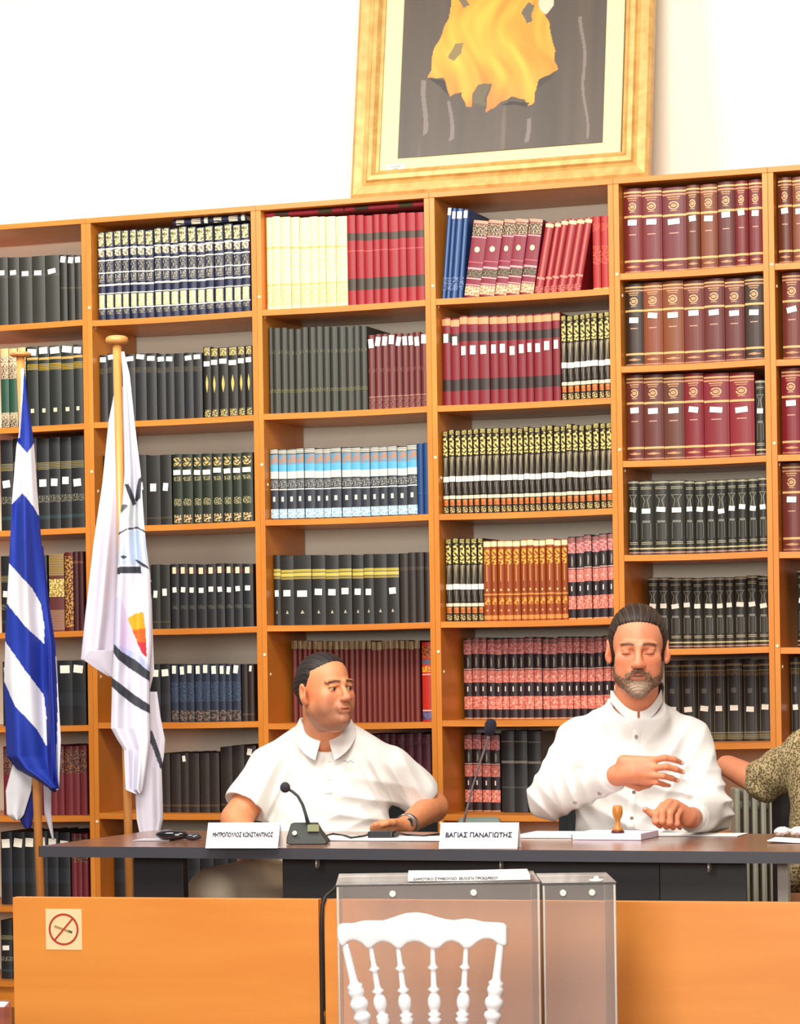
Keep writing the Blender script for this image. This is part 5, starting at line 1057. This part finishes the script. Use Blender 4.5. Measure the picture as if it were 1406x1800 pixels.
def bvh_of(o): return BVHTree.FromPolygons([q.co.copy() for q in o.data.vertices], [tuple(p.vertices) for p in o.data.polygons])
bv2 = bvh_of(shirt2)
def surf(bv, x, z, y0=-1.0):
    h = bv.ray_cast(Vector((x, y0, z)), Vector((0, 1, 0))); return h[0], h[1]
def strip(name, pts, bv, w, th, m, par, hor=False):
    # a strip of cloth following the shirt surface along (x, z) points
    V, F = [], []; prev = None
    for (x, z) in pts:
        for s in (-1, -.7, .7, 1):
            xx, zz = (x + s * w / 2, z) if not hor else (x, z + s * w / 2)
            h, n = surf(bv, xx, zz)
            if h is None: h = Vector((xx, prev, zz))
            prev = h.y; V.append((xx, h.y - (th if abs(s) < .9 else -.001), zz))
    for i in range(len(pts) - 1):
        for k in range(3): F.append((4 * i + k, 4 * i + k + 1, 4 * i + 5 + k, 4 * i + 4 + k))
    return mesh_obj(name, V, F, m, parent=par, smooth=True)
p0_, p1_ = L2(1124, 1277, 8.2), L2(1110, 1462, 8.2)
strip('button_placket', [(p0_[0] + (p1_[0] - p0_[0]) * t, p0_[2] - .01 + (p1_[2] - p0_[2]) * t) for t in np.linspace(0, 1, 60)], bv2, .026, .0028, LIN2, T2)
BTN = mat('#8a7a68', .3)
def button(px, py, D, bv, par, Lf, r=.0055, m=BTN):
    q = Lf(px, py, D); h, n = surf(bv, q[0], q[2])
    if h is None: return
    MB().lathe([(r * .6, 0), (r, .0006), (r, .0018), (r * .75, .0024), (r * .5, .0016)], at=h + Vector((0, -.0032, 0)) + n * 0, axis=(0, -1, 0), seg=14).build('button', m, par)
for px, py in ((1122, 1296), (1117, 1394), (1113, 1440), (1126, 1340)): button(px, py, 8.2, bv2, T2, L2)
button(1053, 1394, 8.0, bv2, T2, L2, .006); button(1012, 1412, 8.05, bv2, T2, L2, .006)
# band collar and cuffs
def collar_ring(name, c, rx, ry, h, gap, tilt, m, par, th=.003, drop=.035, open_ang=.18, flare=.0):
    V, F = [], []; n = 48
    for k in range(n + 1):
        a = -math.pi / 2 + open_ang + (2 * math.pi - 2 * open_ang) * k / n; fr = max(0, -math.sin(a)) ** 2
        for (rr, zz) in ((0, 0), (th, 0), (th + flare, h), (flare, h)): V.append((c[0] + (rx + rr) * math.cos(a), c[1] + (ry + rr) * math.sin(a), c[2] + zz - drop * fr))
    for k in range(n):
        for q in range(4): F.append((4 * k + q, 4 * k + (q + 1) % 4, 4 * k + 4 + (q + 1) % 4, 4 * k + 4 + q))
    F += [(3, 2, 1, 0), (4 * n, 4 * n + 1, 4 * n + 2, 4 * n + 3)]
    return mesh_obj(name, V, F, m, parent=par, smooth=False)
collar_ring('band_collar', nb + np.array([0, -.012, .050]), .074, .080, .032, 0, 0, LIN2, T2, drop=.062, open_ang=.05, flare=-.002)
def cuff(name, a, b, r, ln, m, par):
    a, b = np.array(a), np.array(b); d = (b - a) / np.linalg.norm(b - a); p = [b - d * ln, b - d * ln * .98, b, b, b - d * .004]
    return MB().tube([tuple(q) for q in [b - d * ln, b - d * (ln - .003), b - d * .003, b]], [r * .93, r, r * .97, r * .90], 28).build(name, m, par)
cuff('cuff', eL, eL * .08 + wL * .92, .044, .055, LIN2, T2); cuff('cuff', eR, eR * .16 + wR * .84, .045, .05, LIN2, T2)
# trousers and shoes under the table
def legs(t, hipc, dx, zf, m, shoe, knee_f=-.46, spread=.1):
    v = Vol((hipc[0] - .34, hipc[1] - .66, zf - .02), (hipc[0] + .34, hipc[1] + .26, hipc[2] + .22), .007)
    v.ell(hipc + [0, .02, .03], (.18, .14, .13), k=.03)
    for s in (-1, 1):
        k = hipc + [s * (spread + .06), knee_f, .02]; f = np.array([k[0], k[1] + .02, zf + .09]); v.cap(hipc + [s * .09, 0, 0], k, .09, .065, k=.03); v.cap(k, f, .062, .05, k=.02)
        MB().sphere((f[0], f[1] - .06, zf + .042), (.045, .13, .041), 20).build('shoe', shoe, t)
    V_, Q_ = v.mesh(); return fast_mesh('trousers', V_, Q_, m, t)
ZF2 = DAIS - B2.o[2]; SHOE = mat('#1c1614', .35)
legs(T2, np.array([nb[0], nb[1] + .04, ZF2 + .62]), 0, ZF2, cloth_mat('dark_trousers', '#2a2c34'), SHOE, -.38)
office(1110, 1400, 8.84, .46, 'dark office chair behind the bearded man', mat('#22262c', .7), hb=.5)
# ------------------------------------------------------------ man in the white polo shirt
B1 = Body(575, 1290, 8.85); T1 = B1.root('man in white polo shirt leaning back and looking right with hand on hip'); L1 = B1.L
M1 = Fr(L1(574, 1214, 8.82), yaw=math.radians(38), pitch=math.radians(-3), roll=math.radians(-2), sc=.98)
v = Vol((-.40, -.62, -.40), (.42, .26, .26), .0027)
head(v, M1, heavy=.006, nose=1.0)
nb = L1(572, 1298, 8.95); v.cap(M1.pt((0, .03, -.05)), nb, .062, .068, k=.02); v.ell(M1.pt((0, -.02, -.1)), (.045, .04, .03), k=.03); v.ell(nb + [0, .02, -.10], (.14, .07, .07), k=.04); v.ell(nb + [0, .02, -.22], (.13, .08, .14), k=.03)
sL, eL, wL = L1(474, 1350, 8.92), L1(416, 1440, 8.82), L1(450, 1545, 8.55)
sR, eR, wR = L1(686, 1352, 8.92), L1(760, 1418, 9.0), L1(712, 1452, 8.68)
for a, b, r1, r2 in ((sL, eL, .056, .046), (eL, wL, .046, .030), (sR, eR, .056, .045), (eR, wR, .047, .030)): v.cap(a, b, r1, r2, k=.02)
h0 = L1(700, 1456, 8.62)
for i, (x, y) in enumerate(((676, 1447), (675, 1451), (677, 1454), (681, 1457))): v.cap(wR, L1(x + 8, y - 1, 8.58 + i * .006), .021, .012, k=.012); finger([L1(x + 8, y, 8.58 + i * .006), L1(x - 6, y, 8.56 + i * .006), L1(x - 16, y + 3, 8.565 + i * .006), L1(x - 22, y + 6, 8.575 + i * .006)], [.0105, .0095, .0085, .007])
finger([L1(700, 1450, 8.62), L1(690, 1446, 8.58), L1(680, 1447, 8.56), L1(672, 1450, 8.555)], [.014, .011, .0095, .008])
for i in range(4): v.cap(wL, wL + [-.03 + i * .019, -.08, -.01], .02, .011, k=.012); finger([wL + [-.03 + i * .019, -.08, -.01], wL + [-.03 + i * .019, -.115, -.02], wL + [-.03 + i * .019, -.13, -.04]], [.01, .009, .007])
finger([wL + [.02, -.03, 0], wL + [.05, -.06, -.01], wL + [.055, -.09, -.02]], [.014, .01, .008])
V_, Q_ = v.mesh(); fast_mesh('body', V_, Q_, SKIN, T1, skin_cols(M1, '#dd8f62', '#7c5648', .62, brow='#1c100b', brow_amt=1.0, lipc='#ab5c48')); eyes(T1, M1, (.35, -.05))
def f1(x, y, z): return np.minimum(-(z - (.088 - 5.5 * x * x)), -(y + .012 - .6 * np.clip(.05 - z, 0, 1)))
def hf1(v):
    for s in (-1, 1): v.ell((s * .066, .045, .02), (.012, .04, .04), M=M1, k=.010)
    v.ell((0, .075, -.02), (.05, .03, .05), M=M1, k=.02)
V_, Q_ = hair_from(M1, (-.16, -.2, -.06), (.17, .22, .26), hf1, .0045, face=f1, strands=.0006); fast_mesh('hair', V_, Q_, HAIRV, T1, hair_cols(M1, '#120d0c', '#33282a'), 1)['label'] = 'short dark hair'
PQ = cloth_mat('white_pique', '#e4e0da', 1400, .2); PQ2 = cloth_mat('white_pique_trim', '#eae6e0', 1400, .2)
v = Vol((-.42, -.42, -.52), (.44, .32, .10), .0034)
v.ell(nb + [0, .03, -.09], (.16, .09, .06), k=.04)
for s_, q_ in ((sL, 1), (sR, -1)): v.cap(nb + [-.04 * q_, .03, .01], s_ + [0, .01, .0], .056, .062, k=.035)
v.cap(nb + [0, .01, .0], nb + [0, .0, .045], .082, .076, k=.02)
v.ell(nb + [0, .0, -.20], (.20, .135, .15), k=.06); v.ell(nb + [-.005, -.025, -.33], (.195, .155, .17), k=.06); v.ell(nb + [-.01, -.02, -.45], (.195, .15, .14), k=.05)
sm1 = sL * .25 + eL * .75; sm2 = sR * .25 + eR * .75; dL = (eL - sL) / np.linalg.norm(eL - sL); dR = (eR - sR) / np.linalg.norm(eR - sR)
v.cap(sL, sL * .32 + eL * .68, .066, .072, k=.03); v.cap(sR, sR * .40 + eR * .60, .066, .074, k=.03)
# cut the sleeve hems flat
v.cap(sL * .12 + eL * .88 + dL * .05, sL * .12 + eL * .88 + dL * .16, .10, .10, k=.003, op='sub'); v.cap(sR * .14 + eR * .86 + dR * .062, sR * .14 + eR * .86 + dR * .16, .10, .10, k=.003, op='sub')
def wr1(P):
    x, y, z = P[:, 0], P[:, 1], P[:, 2]; d = np.zeros(len(P))
    for c, dr, f, amp, R in ((sR + [-.02, -.05, -.05], (.9, 0, .35), 150, .0045, .10), (sL + [.03, -.04, -.06], (.85, 0, -.4), 130, .004, .10), (nb + [.10, -.12, -.24], (.35, 0, .94), 100, .0045, .15), (nb + [.06, -.14, -.38], (-.25, 0, .97), 120, .0045, .13), (nb + [-.12, -.12, -.36], (.5, 0, .85), 100, .004, .11), ((sR + eR) / 2, (.75, 0, .5), 140, .004, .08)):
        q = P - c; r = np.linalg.norm(q, axis=1); u = q @ np.array(dr); d += 1.5 * amp * np.exp(-(r / R) ** 2) * (np.abs(np.sin(.5 * f * u + .8 * np.sin(x * 11 - z * 8))) * 2 - 1.2)
    return d + .0014 * vnoise(x * 25, z * 20 + y * 12, 16)
v.warp(wr1)
v.neck_open(nb, .05, -.012); v.cap(nb + [0, -.008, .12], nb + [0, -.008, .0], .073, .069, k=.004, op='sub'); v.cap(nb + [.004, -.08, .01], nb + [.012, -.115, -.03], .026, .006, k=.004, op='sub')
V_, Q_ = v.mesh(); shirt1 = fast_mesh('polo_shirt', V_, Q_, PQ, T1); bv1 = bvh_of(shirt1)
strip('button_placket', [(nb[0] + .010 + .001 * i / 30, nb[2] - .045 - .0045 * i) for i in range(28)], bv1, .028, .0024, PQ2, T1)
for i in range(2): 
    h, n = surf(bv1, nb[0] + .010, nb[2] - .07 - .055 * i)
    if h: MB().lathe([(.003, 0), (.0055, .0006), (.0055, .0018), (.003, .0024)], at=h + Vector((0, -.003, 0)), axis=(0, -1, 0), seg=14).build('button', mat('#d9d4c6', .3), T1)
# folded collar: two pointed leaves
def leaf(sg):
    V, F = [], []; n = 20
    for k in range(n + 1):
        t = k / n; a = math.pi / 2 - sg * t * (math.pi - .16); cx_, cy_ = nb[0] + .074 * math.cos(a), nb[1] - .004 + .080 * math.sin(a)
        fr = max(0, -math.sin(a)) ** 1.5; zt = nb[2] + .062 - .068 * fr; w = .030 + .030 * t ** 3; o_ = .018 + .018 * fr
        V += [(cx_, cy_, zt), (cx_ * 1.0 + .006 * math.cos(a), cy_ + .006 * math.sin(a), zt + .004), (cx_ + (o_ + .004) * math.cos(a) + sg * .012 * t ** 3, cy_ + (o_ + .004) * math.sin(a), zt - w), (cx_ + o_ * math.cos(a) + sg * .012 * t ** 3, cy_ + o_ * math.sin(a), zt - w - .001)]
    for k in range(n):
        for q in range(4): F.append((4 * k + q, 4 * k + (q + 1) % 4, 4 * k + 4 + (q + 1) % 4, 4 * k + 4 + q))
    F += [(3, 2, 1, 0), (4 * n, 4 * n + 1, 4 * n + 2, 4 * n + 3)]; return mesh_obj('collar', V, F, PQ2, parent=T1)
leaf(1); leaf(-1)
# small chest mark
c_ = L1(612, 1339, 8.8); V, F = [], []
for k in range(14):
    x = c_[0] - .016 + .032 * k / 13; z = c_[2] - .002 + .003 * math.sin(k * .9)
    for dz in (-.0012, .0012): h, n = surf(bv1, x, z + dz); V.append((x, h.y - .001, z + dz))
for k in range(13): F.append((2 * k, 2 * k + 2, 2 * k + 3, 2 * k + 1))
mesh_obj('chest_logo', V, F, mat('#8b8f94', .6), parent=T1)
# wrist watch
d = (wR - eR) / np.linalg.norm(wR - eR); wc = wR - d * .02
MB().tube([tuple(wc - d * .010), tuple(wc - d * .009), tuple(wc + d * .009), tuple(wc + d * .010)], [.0335, .0355, .0355, .0335], 26).build('watch_strap', mat('#9a9894', .25, .9), T1)
wt = MB().lathe([(.012, 0), (.0165, .002), (.0165, .008), (.0135, .0095)], at=wc + np.array([.005, -.0335, .008]), axis=(.1, -1, .25), seg=24).build('watch_case', mat('#b8b6b0', .2, .9), T1)
MB().lathe([(.0125, 0), (.0125, .0008)], at=wc + np.array([.0062, -.0435, .0105]), axis=(.1, -1, .25), seg=24).build('watch_dial', mat('#1a1c20', .2), wt)
# trousers: the near thigh shows under the table
ZF1 = DAIS - B1.o[2]; BEI = cloth_mat('beige_trousers', '#dccfb4', 500, .15)
v = Vol((-.52, -.75, ZF1), (.30, .2, -.34), .006)
hp = L1(560, 1530, 8.80); kn = L1(374, 1570, 8.33); kr = L1(640, 1590, 8.30)
v.ell(hp + [0, .0, .0], (.19, .14, .13), k=.03); v.cap(hp + [-.08, 0, -.01], kn, .095, .072, k=.03); v.cap(hp + [.08, 0, -.03], kr, .09, .066, k=.03)
fl_ = np.array([kn[0] + .03, kn[1] + .06, ZF1 + .1]); fr_ = np.array([kr[0], kr[1] + .06, ZF1 + .1]); v.cap(kn, fl_, .070, .052, k=.02); v.cap(kr, fr_, .065, .052, k=.02)
v.warp(lambda P: .008 * np.sin(95 * (P[:, 0] * .45 + P[:, 2] * .9) + 1.5 * np.sin(P[:, 0] * 14)) * np.exp(-(np.linalg.norm(P - (hp * .5 + kn * .5), axis=1) / .22) ** 2))
V_, Q_ = v.mesh(); fast_mesh('trousers', V_, Q_, BEI, T1)
for f in (fl_, fr_): MB().sphere((f[0], f[1] - .06, ZF1 + .042), (.045, .13, .041), 20).build('shoe', SHOE, T1)
office(612, 1392, 9.28, .58, 'black office chair behind the man in the white polo shirt', mat('#1a2024', .7), hb=.42)
office(842, 1436, 9.68, .15, 'empty office chair with narrow grey-green headrest between the two seated men', mat('#7f8c84', .8), hb=.42)
# ------------------------------------------------------------ woman at the right edge, mostly outside the frame
B3 = Body(1440, 1300, 8.55); T3 = B3.root('person in olive leopard-pattern dress cut off at the right edge, arm stretched left'); L3 = B3.L
M3 = Fr(L3(1478, 1170, 8.5), yaw=math.radians(25), sc=.95)
v = Vol((-.42, -.5, -.42), (.36, .32, .42), .0045); head(v, M3)
nb3 = L3(1480, 1262, 8.58); v.cap(M3.pt((0, .02, -.06)), nb3, .048, .055, k=.02); v.ell(nb3 + [0, .02, -.16], (.14, .08, .15), k=.04)
sW, eW, wW = L3(1425, 1320, 8.6), L3(1338, 1376, 8.75), L3(1246, 1330, 8.95)
v.cap(sW, eW, .05, .045, k=.02); v.cap(eW, wW, .046, .028, k=.015)
for i in range(4): finger([wW + [0, 0, 0], wW + [-.06, .01, .022 - .013 * i], wW + [-.10, .012, .02 - .015 * i], wW + [-.13, .02, .01 - .015 * i]], [.022, .011, .009, .007], .008)
finger([wW, wW + [-.035, -.02, .03], wW + [-.06, -.03, .045]], [.018, .011, .008])
s2, e2, w2 = L3(1565, 1310, 8.6), L3(1590, 1420, 8.5), L3(1500, 1452, 8.15)
v.cap(s2, e2, .048, .04, k=.02); v.cap(e2, w2, .04, .027, k=.015)
for i in range(4): finger([w2, w2 + [-.045, -.03 + .014 * i, .0], w2 + [-.08, -.035 + .014 * i, -.002]], [.021, .010, .008], .008)
kA, kB = L3(1400, 1548, 8.12), L3(1500, 1560, 8.1); hp3 = L3(1490, 1530, 8.6)
ZF3 = DAIS - B3.o[2]
V_, Q_ = v.mesh(); fast_mesh('body', V_, Q_, SKIN, T3, skin_cols(M3, '#cf8460', brow='#3a2418', lipc='#b0483c')); eyes(T3, M3)
V_, Q_ = hair_from(M3, (-.1, -.2, -.12), (.26, .3, .36), lambda v: (v.ell((0, .05, -.05), (.08, .06, .10), M=M3, k=.03)), .014, vx=.004, face=f1); fast_mesh('hair', V_, Q_, HAIRV, T3, hair_cols(M3, '#2a170e', '#5a3a24'), 1)
v = Vol((-.24, -.55, -.62), (.42, .34, .10), .0045)
v.ell(nb3 + [0, .03, -.08], (.16, .085, .06), k=.05); v.cap(nb3 + [0, .03, -.05], sW, .05, .062, k=.04); v.cap(nb3 + [0, .03, -.05], s2, .05, .062, k=.04); v.ell(nb3 + [0, .02, -.20], (.165, .12, .15), k=.05); v.ell(nb3 + [-.0, .0, -.36], (.17, .13, .17), k=.05)
v.cap(sW, sW * .12 + eW * .88, .064, .070, k=.025); v.cap(s2, e2, .064, .062, k=.025); v.ell(hp3, (.19, .15, .12), k=.04); v.cap(hp3 + [-.08, 0, 0], kA + [.03, .05, .02], .09, .075, k=.03); v.cap(hp3 + [.08, 0, 0], kB, .09, .075, k=.03)
v.cap(nb3 + [0, -.03, .07], nb3 + [0, -.03, -.03], .055, .05, k=.006, op='sub')
v.warp(lambda P: .005 * np.sin(110 * (P[:, 0] * .7 + P[:, 2] * .7) + 2 * np.sin(P[:, 0] * 18)) * np.exp(-(np.linalg.norm(P - eW, axis=1) / .13) ** 2) + .002 * vnoise(P[:, 0] * 30, P[:, 2] * 24, 3))
V_, Q_ = v.mesh(); LEO = bpy.data.materials.new('leopard_cloth'); LEO.use_nodes = True; N, L, b_ = nodes(LEO); tc = N.new('ShaderNodeTexCoord'); vo = N.new('ShaderNodeTexVoronoi'); vo.inputs['Scale'].default_value = 150; L.new(tc.outputs['Object'], vo.inputs['Vector'])
rp = N.new('ShaderNodeValToRGB'); els = rp.color_ramp.elements; els[0].position = .0; els[0].color = lin('#8a7440') + (1,); els[1].position = .62; els[1].color = lin('#b09c74') + (1,)
for p_, c_ in ((.22, '#7a6638'), (.30, '#4a3e24'), (.44, '#54462a'), (.52, '#a8946a')): e_ = els.new(p_); e_.color = lin(c_) + (1,)
L.new(vo.outputs['Distance'], rp.inputs[0]); L.new(rp.outputs[0], b_.inputs['Base Color']); b_.inputs['Roughness'].default_value = .85
fast_mesh('dress', V_, Q_, LEO, T3)
v = Vol((-.3, -.62, ZF3), (.3, .0, -.42), .006)
for k in (kA, kB): f_ = np.array([k[0] + .02, k[1] + .04, ZF3 + .08]); v.cap(k + [.02, .04, -.03], f_, .055, .036, k=.01); MB().sphere((f_[0], f_[1] - .05, ZF3 + .037), (.036, .11, .036), 18).build('shoe', SHOE, T3)
V_, Q_ = v.mesh(); lg = fast_mesh('bare_legs', V_, Q_, mat('#c98862', .5), T3)
office(1480, 1330, 8.95, .46, 'dark office chair at the right edge behind the patterned dress', mat('#26201e', .7), hb=.5)
# ------------------------------------------------------------ turn lettering into plain meshes
bpy.context.view_layer.update(); _dg = bpy.context.evaluated_depsgraph_get()
for o in [o for o in C.objects if o.type == 'FONT']:
    me = bpy.data.meshes.new_from_object(o.evaluated_get(_dg)); n = bpy.data.objects.new('lettering', me); C.objects.link(n)
    n.parent = o.parent; n.location = o.location; n.rotation_euler = o.rotation_euler; n.scale = o.scale; bpy.data.objects.remove(o)
